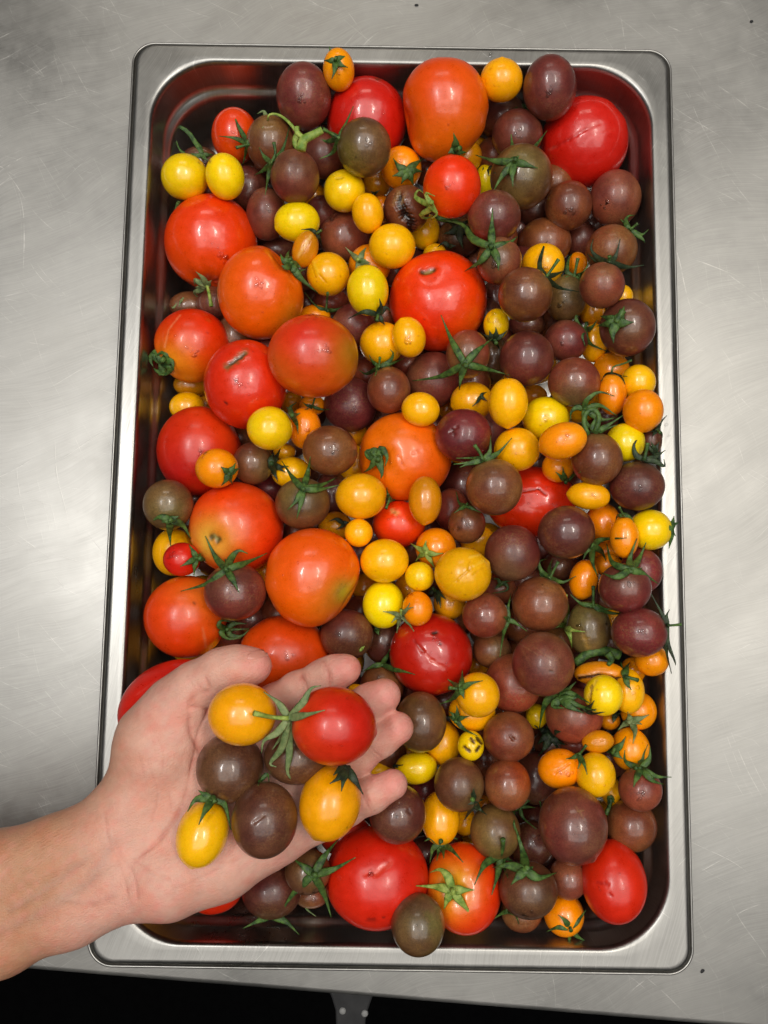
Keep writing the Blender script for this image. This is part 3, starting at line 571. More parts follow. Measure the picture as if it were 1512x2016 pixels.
# calyx: id: (hub, [sepal tips or paths], stalk tip or None, shade, width px)
CAL = {
 2: ((660, 119), [(648, 91), (686, 111), (685, 133), (653, 156), (638, 119)], (662, 114), 'g', 9),
 10: ((1013, 319), [(1006, 264), (1077, 257), (1059, 331), (1010, 368), (971, 377), (936, 305)], (1015, 312), 'g', 11),
 14: ((849, 402), [((838, 400), (818, 388), (824, 374), (836, 382)), ((846, 412), (828, 424), (842, 430), (856, 418)), ((845, 396), (838, 380), (856, 386)), ((852, 410), (860, 422), (846, 432))], (850, 398), 'l', 9),
 16: ((802, 338), [(774, 312), (834, 312), (832, 338), (772, 347), (814, 365), (790, 362)], None, 'g', 12),
 17: ((668, 272), [((678, 250), (696, 209)), ((650, 262), (635, 250)), ((645, 278), (624, 273)), ((655, 300), (629, 313))], (636, 254), 'g', 8),
 22: ((737, 382), [(730, 376), (748, 374)], None, 'd', 4),
 24: ((904, 448), [(864, 432), (941, 474), (880, 462), (912, 490), (925, 430), (872, 460)], None, 'd', 12),
 213: ((896, 295), [(893, 262), (912, 303), (882, 302), (918, 300)], (906, 292), 'g', 11),
 212: ((958, 318), [(968, 300), (975, 342), (950, 335), (962, 345)], None, 'd', 8),
 8: ((1035, 212), [(996, 221), ((1052, 228), (1066, 250)), (1018, 206)], None, 'g', 9),
 26: ((968, 487), [((968, 450), (970, 410)), ((1000, 480), (1018, 466)), ((980, 512), (981, 533)), ((945, 515), (915, 534)), ((930, 470), (912, 443), (868, 432))], (966, 484), 'g', 12),
 29: ((1240, 452), [((1232, 436), (1238, 425), (1250, 424)), ((1262, 462), (1277, 452)), ((1264, 470), (1270, 478)), ((1230, 440), (1222, 432))], (1256, 440), 'g', 7),
 31: ((1199, 516), [((1180, 510), (1164, 492), (1168, 470)), ((1212, 504), (1221, 470)), ((1234, 526), (1268, 522)), ((1172, 512), (1156, 500))], (1200, 504), 'd', 9),
 32: ((1075, 546), [((1062, 524), (1070, 488), (1078, 474)), (1114, 532), ((1100, 566), (1146, 575)), ((1066, 532), (1056, 529))], (1100, 510), 'd', 8),
 33: ((1130, 546), [((1116, 535), (1120, 510), (1126, 500)), ((1148, 538), (1162, 512)), ((1112, 548), (1104, 540)), (1150, 552)], (1138, 508), 'g', 8),
 37: ((1150, 651), [((1138, 640), (1134, 622), (1142, 624)), ((1164, 645), (1176, 630)), ((1160, 675), (1195, 692)), ((1146, 660), (1152, 682))], (1155, 636), 'g', 8),
 38: ((1213, 634), [(1229, 603), (1248, 634), (1208, 676), (1176, 642), (1182, 622)], (1226, 612), 'g', 15),
 39: ((973, 668), [(976, 644), (998, 651), (984, 688), (952, 658), (963, 650)], (977, 676), 'd', 9),
 46: ((1204, 735), [((1192, 738), (1184, 750)), (1235, 741), ((1224, 744), (1231, 757))], ((1208, 722), (1228, 716), (1244, 709)), 'd', 5),
 47: ((1293, 846), [((1300, 832), (1313, 818)), ((1302, 856), (1304, 862)), (1282, 850), (1284, 860)], (1300, 852), 'd', 7),
 48: ((915, 717), [((890, 672), (868, 620)), ((940, 690), (970, 666)), ((870, 740), (811, 750)), ((955, 726), (1002, 738)), ((908, 742), (904, 768))], (918, 722), 'g', 11),
 51: ((746, 722), [((734, 712), (727, 699)), ((768, 710), (774, 696), (768, 688)), ((722, 736), (706, 728)), ((775, 714), (798, 704)), (738, 740)], (748, 704), 'g', 6),
 55: ((744, 620), [((750, 604), (747, 588)), ((716, 614), (686, 627)), ((760, 606), (770, 615)), ((752, 632), (758, 640)), (736, 632)], (742, 632), 'd', 9),
 56: ((708, 514), [(680, 487), (725, 483), (744, 526), (698, 534), (730, 518)], (704, 511), 'p', 9),
 59: ((624, 460), [((612, 452), (593, 452)), ((630, 474), (635, 486)), (634, 450)], (632, 454), 'd', 6),
 62: ((574, 520), [((566, 506), (570, 492)), ((558, 512), (552, 500)), ((562, 526), (554, 522)), ((592, 548), (626, 577)), (594, 528), ((582, 534), (602, 530))], (570, 508), 'g', 12),
 61: ((408, 562), [((398, 546), (386, 535)), ((392, 556), (383, 550), (384, 562)), ((392, 572), (382, 576), (392, 588)), (416, 552), ((394, 564), (384, 566))], ((412, 580), (416, 603)), 'p', 9),
 65: ((318, 714), [((302, 700), (296, 710), (302, 722)), ((310, 694), (298, 700), (300, 716)), ((330, 700), (318, 694), (306, 702)), ((336, 722), (328, 736), (312, 738)), ((320, 732), (308, 730), (302, 724)), ((338, 712), (342, 728))], (321, 708), 'g', 12),
 67: ((450, 931), [(435, 919), (464, 911), (472, 921), (458, 954), (436, 956)], (452, 934), 'g', 10),
 68: ((533, 914), [(552, 883), (562, 930), (547, 948), (540, 890), (568, 918)], (534, 912), 'd', 10),
 69: ((574, 817), [((572, 802), (584, 792)), (591, 813), ((584, 834), (587, 854)), (564, 800)], (576, 818), 'g', 8),
 71: ((615, 800), [((604, 798), (596, 792)), ((632, 806), (648, 806)), (600, 806)], (620, 783), 'g', 5),
 75: ((746, 900), [((728, 898), (722, 888), (742, 884)), ((752, 884), (762, 900), (758, 918)), ((738, 908), (728, 922), (716, 930)), ((748, 914), (752, 932), (750, 942)), ((736, 888), (748, 888), (758, 894)), ((728, 888), (734, 896), (746, 892))], (744, 906), 'g', 12),
 76: ((767, 983), [(762, 960), (778, 984), (766, 994)], (760, 1001), 'g', 7),
 80: ((676, 1030), [((662, 1022), (648, 1026)), ((674, 1036), (662, 1042)), (688, 1028)], None, 'd', 7),
 84: ((839, 1088), [(839, 1064), (873, 1089), (856, 1119), (818, 1105), (807, 1069)], (840, 1088), 'l', 9),
 86: ((789, 1212), [(807, 1187), (814, 1195), (754, 1204), (771, 1226), (781, 1246), (815, 1243)], (790, 1200), 'p', 7),
 87: ((856, 1162), [((846, 1168), (844, 1172)), (868, 1197), (878, 1180), (862, 1190)], (852, 1158), 'd', 8),
 91: ((918, 996), [((904, 990), (898, 968)), ((906, 1002), (894, 1010)), ((932, 1002), (948, 1010)), (902, 998)], (920, 992), 'g', 6),
 93: ((951, 906), [((964, 890), (966, 856)), ((980, 892), (1008, 862)), ((930, 910), (893, 914)), ((925, 912), (905, 920)), ((940, 902), (898, 902))], ((944, 890), (934, 876)), 'g', 9),
 101: ((1114, 946), [((1110, 934), (1108, 919)), ((1128, 936), (1143, 929)), ((1104, 938), (1094, 929)), (1122, 950)], (1114, 950), 'g', 8),
 104: ((1268, 905), [((1252, 896), (1248, 876), (1260, 858)), ((1290, 900), (1310, 886)), ((1290, 908), (1308, 918), (1307, 904)), ((1280, 904), (1298, 912)), (1284, 896)], ((1272, 890), (1275, 872)), 'd', 9),
 103: ((1276, 878), [((1292, 892), (1300, 888)), (1290, 902)], None, 'd', 6),
 107: ((1166, 1074), [((1186, 1062), (1234, 1059)), ((1156, 1084), (1148, 1102)), ((1184, 1086), (1193, 1104)), ((1166, 1104), (1177, 1136)), (1180, 1078)], None, 'g', 10),
 110: ((1227, 1014), [((1216, 1016), (1212, 1026)), ((1240, 1018), (1248, 1028)), (1236, 1010), (1218, 1012)], (1219, 998), 'g', 6),
 111: ((1317, 1040), [(1327, 1016), (1336, 1028), (1330, 1055), (1317, 1080)], None, 'g', 11),
 115: ((1241, 1122), [((1240, 1100), (1254, 1060)), ((1258, 1100), (1272, 1068)), ((1206, 1108), (1194, 1070)), ((1266, 1130), (1297, 1150)), ((1212, 1136), (1185, 1128)), (1265, 1118)], None, 'g', 11),
 117: ((1083, 1137), [((1066, 1124), (1062, 1106), (1078, 1100)), ((1082, 1116), (1088, 1100)), ((1108, 1146), (1134, 1134)), ((1066, 1132), (1062, 1124))], (1099, 1106), 'g', 7),
 119: ((1168, 1192), [((1144, 1188), (1122, 1170)), ((1184, 1202), (1214, 1208), (1242, 1201)), ((1186, 1198), (1208, 1200)), (1154, 1192)], (1168, 1154), 'g', 8),
 120: ((1113, 1230), [((1118, 1206), (1116, 1170)), ((1124, 1240), (1152, 1244)), ((1122, 1252), (1126, 1276)), ((1104, 1232), (1092, 1236))], None, 'l', 9),
 121: ((1314, 1231), [((1312, 1214), (1318, 1200)), ((1302, 1206), (1280, 1166)), ((1314, 1264), (1328, 1300), (1330, 1310)), ((1312, 1280), (1322, 1326))], ((1326, 1231), (1342, 1229)), 'd', 7),
 123: ((1001, 1220), [((1000, 1200), (1006, 1168)), ((1014, 1226), (1038, 1243)), ((992, 1244), (984, 1294)), (992, 1214)], None, 'g', 8),
 126: ((985, 1150), [((996, 1150), (998, 1162), (970, 1168)), ((980, 1140), (970, 1140)), (1004, 1144), (974, 1160)], None, 'g', 6),
 159: ((1104, 1374), [((1080, 1376), (1068, 1400), (1062, 1434)), ((1130, 1386), (1174, 1400)), ((1124, 1392), (1150, 1404)), ((1116, 1360), (1134, 1342)), ((1090, 1390), (1110, 1394)), (1140, 1372), ((1126, 1366), (1160, 1384))], None, 'g', 13),
 119.5: None,
 130: ((907, 1357), [(910, 1318), ((925, 1346), (951, 1340)), (881, 1337), ((890, 1376), (866, 1386)), (914, 1376), (892, 1378)], (884, 1354), 'g', 9),
 131: ((898, 1416), [(899, 1389), (924, 1410), ((912, 1434), (940, 1449)), (881, 1409), (884, 1400)], (897, 1422), 'g', 8),
 134: ((782, 1508), [((774, 1508), (794, 1506))], None, 'd', 5),
 138: ((931, 1575), [(933, 1552), (958, 1604), (914, 1615), (952, 1574), (920, 1584), (940, 1598)], (930, 1574), 'd', 10),
 141: ((866, 1659), [((850, 1650), (836, 1656)), ((884, 1648), (901, 1652)), ((852, 1672), (846, 1700)), ((888, 1672), (912, 1698)), ((864, 1672), (860, 1694)), (874, 1690)], (868, 1656), 'g', 10),
 143: ((986, 1684), [((958, 1698), (946, 1716), (934, 1742)), ((980, 1720), (968, 1762)), (1009, 1696), ((990, 1700), (1000, 1728)), (1006, 1682)], ((990, 1668), (990, 1652)), 'g', 11),
 144: ((1023, 1588), [((1046, 1572), (1062, 1576), (1068, 1612)), ((1030, 1610), (1056, 1632)), ((1010, 1600), (1014, 1632), (1022, 1640)), (1054, 1590)], None, 'g', 6),
 147: ((1262, 1512), [((1264, 1490), (1275, 1466)), ((1242, 1506), (1230, 1496), (1230, 1477)), ((1290, 1528), (1322, 1530)), ((1284, 1536), (1306, 1544)), ((1252, 1534), (1247, 1550)), ((1278, 1494), (1280, 1470))], (1250, 1512), 'g', 10),
 149: ((1140, 1485), [(1114, 1494), ((1150, 1504), (1156, 1525)), ((1142, 1500), (1138, 1514))], ((1146, 1478), (1154, 1467)), 'g', 7),
 150: ((1202, 1572), [(1196, 1582), (1210, 1580)], ((1202, 1580), (1193, 1604)), 'g', 10),
 151: ((1208, 1478), [(1232, 1450), (1194, 1482), (1226, 1494), (1206, 1492)], None, 'g', 11),
 153: ((1242, 1419), [(1278, 1407), ((1250, 1440), (1246, 1464)), (1216, 1438), (1236, 1402), (1264, 1426), (1226, 1424)], None, 'p', 10),
 155: ((1231, 1332), [((1226, 1318), (1222, 1304)), ((1236, 1348), (1243, 1358)), ((1234, 1314), (1240, 1304))], (1256, 1339), 'g', 9),
 154: ((1150, 1398), [(1170, 1379), ((1170, 1404), (1198, 1400)), (1174, 1396), (1140, 1388)], None, 'd', 7),
 158: ((1210, 1410), [(1220, 1408), (1224, 1400), (1206, 1424)], None, 'd', 7),
 162: ((1082, 1448), [(1052, 1428), (1058, 1466), (1104, 1440), (1112, 1466), (1076, 1428), (1060, 1488), (1098, 1476)], None, 'd', 12),
 165: ((890, 1752), [((882, 1726), (866, 1712), (846, 1718)), ((860, 1746), (819, 1744)), ((880, 1772), (874, 1790)), ((910, 1778), (937, 1811)), ((912, 1752), (934, 1752))], (893, 1756), 'l', 13),
 167: ((1034, 1713), [((1030, 1680), (1012, 1620)), ((1060, 1728), (1096, 1718)), ((1000, 1704), (970, 1708)), (1006, 1742), (1050, 1706)], None, 'g', 14),
 169: ((1122, 1826), [(1099, 1801), (1154, 1791), (1156, 1854), (1121, 1863), (1076, 1834)], (1124, 1832), 'g', 9),
 171: ((1000, 1794), [((988, 1798), (968, 1812)), ((1014, 1800), (1022, 1820)), (996, 1790)], None, 'g', 7),
 172: ((532, 1802), [((510, 1812), (478, 1828)), ((562, 1814), (589, 1840)), (548, 1806), (520, 1808)], None, 'g', 11),
 174: ((600, 1780), [((606, 1792), (622, 1804))], None, 'p', 4),
 173: ((617, 1721), [((640, 1684), (666, 1652)), ((655, 1712), (700, 1688)), ((638, 1760), (652, 1806)), ((580, 1756), (552, 1798)), ((598, 1706), (576, 1690))], (621, 1722), 'g', 12),
 178: ((446, 1238), [((432, 1232), (436, 1222), (456, 1224)), ((456, 1252), (476, 1252), (490, 1240)), ((436, 1246), (450, 1258), (474, 1256)), ((462, 1228), (486, 1228)), ((452, 1240), (490, 1238))], (448, 1240), 'g', 9),
 179: ((446, 1121), [((424, 1096), (404, 1055)), ((456, 1098), (470, 1084), (488, 1090)), ((484, 1108), (526, 1089)), ((460, 1144), (471, 1167)), ((410, 1148), (356, 1164)), (444, 1100)], (445, 1121), 'g', 11),
 181: ((387, 1098), [(372, 1072), ((370, 1108), (355, 1115)), (382, 1134), (411, 1106), (398, 1088)], (394, 1100), 'g', 9),
 183: ((336, 1024), [((315, 1018), (296, 1028)), ((334, 1048), (336, 1075)), ((360, 1034), (376, 1062)), (352, 1016), (318, 1028)], (335, 1024), 'g', 11),
 189: ((752, 1308), [((762, 1292), (768, 1278)), ((734, 1312), (714, 1322)), ((776, 1318), (796, 1322), (817, 1328))], None, 'g', 8),
 187: ((712, 1278), [(718, 1272), (708, 1284)], None, 'l', 5),
 188: ((742, 1240), [(736, 1232), (746, 1250)], None, 'g', 7),
 190: ((597, 963), [((576, 940), (555, 908)), ((606, 930), (611, 899)), ((630, 956), (664, 940)), ((628, 964), (667, 955)), (584, 1022), (566, 1004)], (597, 962), 'g', 10),
 198: ((490, 284), [((470, 250), (459, 221)), ((462, 272), (431, 268)), ((484, 300), (478, 324)), (490, 270)], (465, 291), 'g', 7),
 199: ((528, 246), [((520, 220), (506, 224)), ((540, 226), (560, 240)), (516, 252)], None, 'p', 7),
 200: ((534, 321), [((520, 308), (510, 290)), ((556, 296), (571, 246)), (563, 312), ((528, 350), (522, 384)), ((518, 336), (500, 345))], ((542, 302), (539, 280)), 'g', 8),
 203: ((399, 306), [((372, 262), (340, 240), (339, 216)), ((388, 282), (349, 245)), ((376, 306), (352, 292), (340, 240)), (420, 304), (410, 316)], None, 'g', 7),
 204: ((352, 398), [((348, 404), (342, 418))], None, 'g', 5),
 209: ((628, 398), [(616, 402), (636, 412), (624, 384)], None, 'd', 8),
 215: ((884, 486), [((874, 478), (862, 486)), (898, 484)], None, 'd', 7),
 218: ((642, 610), [((624, 604), (600, 576)), ((662, 610), (686, 597)), (650, 616)], (645, 577), 'g', 6),
 223: ((360, 588), [((340, 606), (338, 586)), (352, 604)], None, 'p', 4),
 224: ((946, 780), [(958, 772), (930, 800), (960, 790)], None, 'd', 5),
 225: ((1288, 890), [(1298, 870), (1300, 910), (1282, 870)], None, 'd', 9),
 302: ((568, 1414), [((596, 1384), (612, 1356), (632, 1350)), ((548, 1384), (519, 1362)), ((600, 1408), (640, 1398)), ((570, 1480), (566, 1520), (580, 1542)), ((556, 1470), (532, 1502), (544, 1510)), ((546, 1442), (520, 1458), (515, 1482)), ((556, 1446), (536, 1476))], ((536, 1412), (500, 1404)), 'p', 12),
 303: ((514, 1536), [((526, 1524), (530, 1540)), (508, 1546)], None, 'g', 7),
 306: ((681, 1511), [(649, 1543), (672, 1558), ((700, 1538), (715, 1564)), (656, 1526), (690, 1524)], None, 'd', 13),
 307: ((419, 1572), [((402, 1564), (391, 1556)), ((386, 1574), (369, 1598)), ((404, 1596), (391, 1624)), ((442, 1584), (455, 1634)), (434, 1580)], ((420, 1568), (424, 1580)), 'g', 12),
}
del CAL[119.5]
# curling stem tangle of the pinkish brown tomato (43) and its neighbours
CAL[43] = ((1150, 806), [((1136, 802), (1124, 812), (1124, 828)), ((1156, 786), (1180, 772), (1210, 780)), ((1180, 798), (1214, 818)), ((1166, 806), (1176, 798), (1174, 816)), ((1152, 826), (1158, 842)), ((1184, 826), (1212, 822))], ((1148, 820), (1160, 842)), 'g', 9)
CAL[102] = ((1178, 848), [((1196, 838), (1226, 818)), ((1188, 846), (1216, 836)), ((1166, 842), (1176, 820), (1172, 810)), (1160, 850)], None, 'g', 9)
# extra marks. lines/spots in photo pixels: (x1,y1,x2,y2,width,colour,depth mm, strength)
def arc(*p): return list(p)
BLK = (22, 14, 12); CORK = (120, 84, 40)
MARK = {
 3: [(742, 165, 748, 163, 5, (96, 52, 24), .3, .9)],
 4: [(0, 0, 0, 0, 1, BLK, 0, 0)],
 5: [(954, 158, 957, 166, 3, (200, 140, 8), .3, .6)],
 7: [(1091, 291, 1120, 276, 4, (160, 14, 12), .5, .5), (1120, 276, 1150, 258, 4, (160, 14, 12), .6, .5), (1150, 258, 1177, 246, 4, (206, 90, 80), .5, .5), (1085, 294, 1096, 288, 3, (214, 110, 90), .2, .5), (1185, 262, 1203, 258, 3, (214, 70, 50), .3, .4)],
 15: [(786, 392, 796, 424, 14, BLK, 1.4, 1), (796, 424, 812, 438, 12, BLK, 1.2, 1), (784, 380, 774, 404, 5, (176, 138, 84), .0, .8), (790, 400, 800, 380, 4, (180, 140, 90), 0, .8), (804, 440, 808, 452, 6, BLK, .8, 1)],
 18: [(662, 352, 674, 350, 4, (150, 120, 10), .8, .7)],
 20: [(640, 432, 662, 424, 7, (110, 36, 30), .8, .9), (646, 426, 652, 432, 5, (60, 26, 20), .5, .9), (640, 442, 646, 440, 4, (190, 110, 70), .1, .6)],
 49: [(828, 534, 852, 528, 7, (66, 48, 22), 1.0, 1), (834, 533, 848, 529, 4, (186, 150, 60), .2, .9)],
 57: [(616, 512, 628, 540, 3, (244, 206, 60), -.2, .7), (628, 540, 642, 556, 3, (180, 110, 6), .5, .7), (612, 518, 622, 546, 2.5, (176, 104, 6), .4, .7)],
 59: [(612, 466, 588, 502, 4, (246, 208, 120), .5, .9), (616, 470, 590, 508, 2, (176, 104, 12), .3, .7)],
 63: [(588, 640, 600, 632, 3, (190, 110, 20), .1, .5)],
 64: [(448, 722, 484, 694, 9, CORK, .6, 1), (452, 716, 480, 698, 4, (74, 48, 26), .9, .9), (443, 790, 446, 793, 3, BLK, .2, .9)],
 65: [(358, 624, 336, 650, 2.2, (230, 150, 100), .3, .8), (336, 650, 327, 682, 2.2, (230, 150, 100), .3, .8), (408, 632, 412, 634, 4, (176, 90, 30), .1, .7)],
 73: [(690, 795, 700, 792, 4, (120, 60, 60), .2, .4)],
 75: [(786, 900, 794, 918, 5, (240, 116, 70), .5, .5), (812, 892, 826, 888, 5, (190, 60, 10), .5, .5), (808, 906, 812, 912, 4, (240, 120, 80), .4, .5)],
 78: [(772, 1006, 782, 1010, 7, (222, 190, 110), .5, .9), (774, 1008, 778, 1009, 3, (130, 120, 60), .5, .9)],
 85: [(898, 1144, 930, 1116, 4, (190, 124, 8), .7, .8), (930, 1116, 952, 1104, 4, (240, 196, 60), -.3, .7), (922, 1122, 926, 1104, 3, (190, 124, 8), .5, .7), (932, 1130, 952, 1118, 3, (190, 124, 8), .5, .7), (924, 1098, 944, 1092, 3, (246, 210, 90), -.3, .7), (898, 1144, 880, 1160, 2, (230, 180, 40), .3, .5)],
 94: [(885, 850, 900, 840, 4, (130, 60, 56), .6, .5), (890, 846, 894, 856, 4, (60, 26, 28), .6, .5)],
 96: [(966, 764, 962, 800, 2.5, (190, 110, 6), .5, .8), (962, 800, 972, 830, 2.5, (190, 110, 6), .5, .8)],
 99: [(1062, 888, 1080, 900, 3, (190, 100, 6), .3, .6)],
 106: [(1028, 968, 1060, 962, 3, (130, 12, 8), .6, .7), (1040, 1000, 1064, 1006, 4, (240, 130, 110), .3, .5), (1060, 962, 1074, 974, 3, (120, 10, 8), .5, .7)],
 119: [(1148, 1248, 1156, 1272, 6, (180, 140, 60), .3, .8), (1144, 1258, 1160, 1256, 3, (170, 130, 50), .2, .7)],
 127: [(1028, 1276, 1046, 1312, 1.6, (150, 106, 66), .1, .7), (1054, 1276, 1084, 1298, 1.6, (150, 106, 66), .1, .5), (1082, 1321, 1086, 1322, 3, (60, 30, 24), .3, .8), (1025, 1268, 1060, 1290, 1.6, (170, 130, 90), .1, .5)],
 128: [(1020, 1358, 1028, 1360, 4, (150, 80, 70), .4, .5)],
 129: [(854, 1248, 859, 1247, 5, BLK, .4, 1), (828, 1276, 850, 1300, 5, (214, 90, 70), .6, .6), (850, 1300, 872, 1314, 5, (220, 110, 90), .7, .6), (816, 1262, 834, 1284, 4, (120, 10, 8), .5, .5), (866, 1268, 867, 1269, 3, BLK, .2, .8)],  # pale pink lines paint a wet glint into the skin colour
 132: [(928, 1455, 933, 1462, 5, (80, 44, 10), .4, 1), (940, 1454, 948, 1463, 6, (46, 26, 8), .5, 1), (938, 1478, 944, 1470, 5, (60, 34, 8), .4, 1), (914, 1470, 924, 1478, 5, (80, 44, 10), .4, 1)],
 137: [(1006, 1450, 1010, 1456, 7, (128, 66, 40), .6, .7), (1008, 1453, 1009, 1454, 4, (80, 40, 26), .5, .7)],
 140: [(779, 1607, 781, 1608, 4, (50, 24, 22), .3, .8), (804, 1596, 807, 1600, 6, (70, 40, 36), .3, .6)],
 145: [(1136, 1592, 1146, 1606, 2, (150, 116, 72), .1, .6), (1146, 1606, 1152, 1620, 2, (150, 116, 72), .1, .6), (1138, 1600, 1150, 1598, 2, (160, 140, 80), 0, .5)],
 148: [(1086, 1516, 1108, 1508, 3, (240, 180, 90), -.3, .6), (1092, 1522, 1122, 1504, 3, (196, 104, 6), .6, .6)],
 151: [(1168, 1462, 1186, 1458, 4, (196, 110, 10), .5, .5)],
 154: [(1160, 1392, 1166, 1350, 4, (130, 80, 20), .5, .8), (1158, 1372, 1176, 1340, 4, (226, 190, 110), .3, .6)],
 156: [(1138, 1335, 1178, 1330, 5, (44, 18, 10), 1.2, 1), (1178, 1330, 1222, 1338, 6, (40, 16, 10), 1.4, 1), (1140, 1330, 1180, 1325, 2.5, (228, 180, 130), -.1, .8)],
 164: [(720, 1720, 740, 1716, 8, (214, 80, 56), .7, .6), (740, 1722, 768, 1700, 8, (216, 90, 66), .8, .6), (726, 1801, 738, 1800, 5, (120, 20, 10), .3, .6), (754, 1796, 756, 1797, 3, (110, 20, 10), .3, .7), (788, 1674, 792, 1678, 4, (190, 90, 30), .2, .5)],
 170: [(1178, 1737, 1196, 1740, 5, (150, 16, 10), .4, .6), (1198, 1758, 1200, 1760, 5, (150, 16, 10), .4, .6)],
 177: [(270, 1370, 310, 1340, 1.5, (222, 100, 90), 0, .5), (290, 1400, 300, 1372, 1.5, (222, 100, 90), 0, .4)],
 178: [(397, 1234, 406, 1274, 3, (226, 150, 100), .1, .7), (380, 1188, 382, 1190, 3, BLK, .1, .7), (344, 1216, 376, 1222, 2, (220, 130, 70), .1, .3)],
 184: [(418, 1058, 428, 1064, 10, (84, 70, 30), .8, 1), (422, 1056, 424, 1062, 5, (196, 190, 120), .2, 1)],
 166: [(842, 1802, 846, 1806, 9, (110, 120, 50), .2, .6)],
 305: [(500, 1620, 520, 1606, 4, (110, 70, 50), .4, .5)],
}
# soft colour patches (px, py, sigma px, colour, strength)
PATCH = {
 4: [(870, 290, 60, (228, 108, 10), .8), (850, 160, 50, (222, 60, 6), .6)],
 17: [(680, 310, 34, (98, 92, 30), .8), (740, 270, 30, (104, 60, 40), .5)],
 61: [(420, 400, 60, (220, 44, 4), .6), (380, 560, 40, (206, 70, 10), .5)],
 62: [(580, 628, 30, (196, 120, 16), .8), (520, 520, 50, (228, 66, 6), .5)],
 63: [(690, 690, 34, (136, 120, 14), 1.0), (700, 740, 40, (170, 116, 12), .8), (545, 730, 40, (206, 104, 10), .8), (600, 680, 45, (208, 30, 18), .8), (660, 640, 30, (196, 60, 14), .5), (640, 775, 50, (212, 78, 10), .6)],
 65: [(335, 720, 34, (228, 140, 14), .9), (370, 745, 24, (222, 120, 14), .7)],
 66: [(440, 830, 50, (214, 58, 8), .9), (350, 930, 40, (178, 22, 20), .8)],
 49: [(930, 640, 40, (226, 94, 8), .6), (830, 640, 60, (222, 38, 4), .6)],
 75: [(780, 850, 60, (228, 108, 10), .7), (850, 940, 40, (220, 74, 8), .6)],
 78: [(790, 1070, 30, (200, 26, 10), .7)],
 184: [(422, 1060, 25, (222, 196, 70), 1.3), (440, 1052, 38, (222, 110, 20), .7), (500, 980, 50, (218, 70, 12), .6)],
 185: [(650, 1180, 36, (200, 120, 26), .7), (600, 1100, 50, (228, 82, 8), .6), (688, 1170, 20, (178, 150, 44), 1.1)],
 165: [(890, 1748, 30, (232, 170, 30), 1.0), (872, 1772, 20, (230, 130, 20), .7)],
 178: [(390, 1170, 36, (214, 110, 24), .7), (330, 1240, 40, (206, 50, 10), .6)],
 186: [(560, 1240, 50, (206, 66, 10), .6)],
 166: [(845, 1805, 26, (112, 112, 52), .8), (850, 1780, 18, (140, 80, 66), .6), (800, 1790, 30, (92, 76, 50), .5)],
 73: [(690, 780, 50, (104, 38, 50), .6)],
 128: [(1010, 1380, 34, (150, 48, 34), .7)],
 139: [(1036, 1520, 24, (176, 68, 14), .8)],
 27: [(1040, 470, 30, (128, 72, 36), .6)],
 33: [(1130, 570, 26, (96, 82, 44), .7)],
 43: [(1120, 785, 30, (92, 84, 50), .8)],
 108: [(1000, 1130, 30, (112, 82, 52), .8)],
 115: [(1230, 1140, 26, (120, 84, 56), .6)],
 124: [(985, 1280, 20, (110, 92, 56), .7)],  # greenish highlight painted into the skin colour
 69: [(531, 843, 60, (236, 186, 6), .5)],
 13: [(1200, 360, 40, (136, 62, 54), .6), (1230, 420, 30, (120, 66, 44), .6)],
 123: [(950, 1200, 34, (136, 58, 44), .5)],
 302: [(610, 1470, 40, (206, 52, 14), .8), (690, 1440, 50, (186, 18, 14), .5)],
 145: [(1150, 1660, 34, (112, 70, 50), .6)],
 88: [],
 26: [(960, 500, 22, (96, 84, 48), .6)],
}
# dents (px, py, sigma px, depth fraction)
DENT = {
 4: [(774, 240, 30, .22), (965, 310, 34, .07), (876, 112, 26, .035)],
 62: [(566, 498, 22, .20), (604, 560, 24, .05)],
 49: [(843, 532, 22, .10), (880, 545, 26, .05)],
 185: [(702, 1186, 36, .20), (660, 1215, 26, .05)],
 184: [(422, 1060, 20, .08)],
 75: [(742, 900, 30, .08), (862, 830, 30, .04)],
 64: [(465, 708, 22, .04)],
 61: [(408, 562, 30, .08)],
 63: [(700, 700, 30, .02)],
 106: [(1048, 968, 26, .05)],
 164: [(742, 1712, 22, .03)],
 165: [(890, 1752, 20, .08)],
 170: [(1268, 1690, 40, .04)],
 15: [(797, 428, 12, .14)],
 94: [(892, 850, 14, .06)],
 20: [(650, 430, 14, .06)],
 85: [(934, 1112, 12, .05)],
 129: [(848, 1298, 18, .03)],
 18: [(668, 351, 8, .06)],
}
TIP = {77: (834, 1032), 105: (1116, 972), 134: (861, 1508), 39: (975, 610), 54: (790, 630), 76: None, 96: (1000, 842), 99: (1062, 890), 95: (890, 800), 5: (986, 119), 58: (544, 450), 55: (712, 524), 307: (372, 1698), 301: None, 145: (1162, 1690), 85: (966, 1105), 306: (630, 1648), 302: (738, 1440)}
TIP = {k: v for k, v in TIP.items() if v}
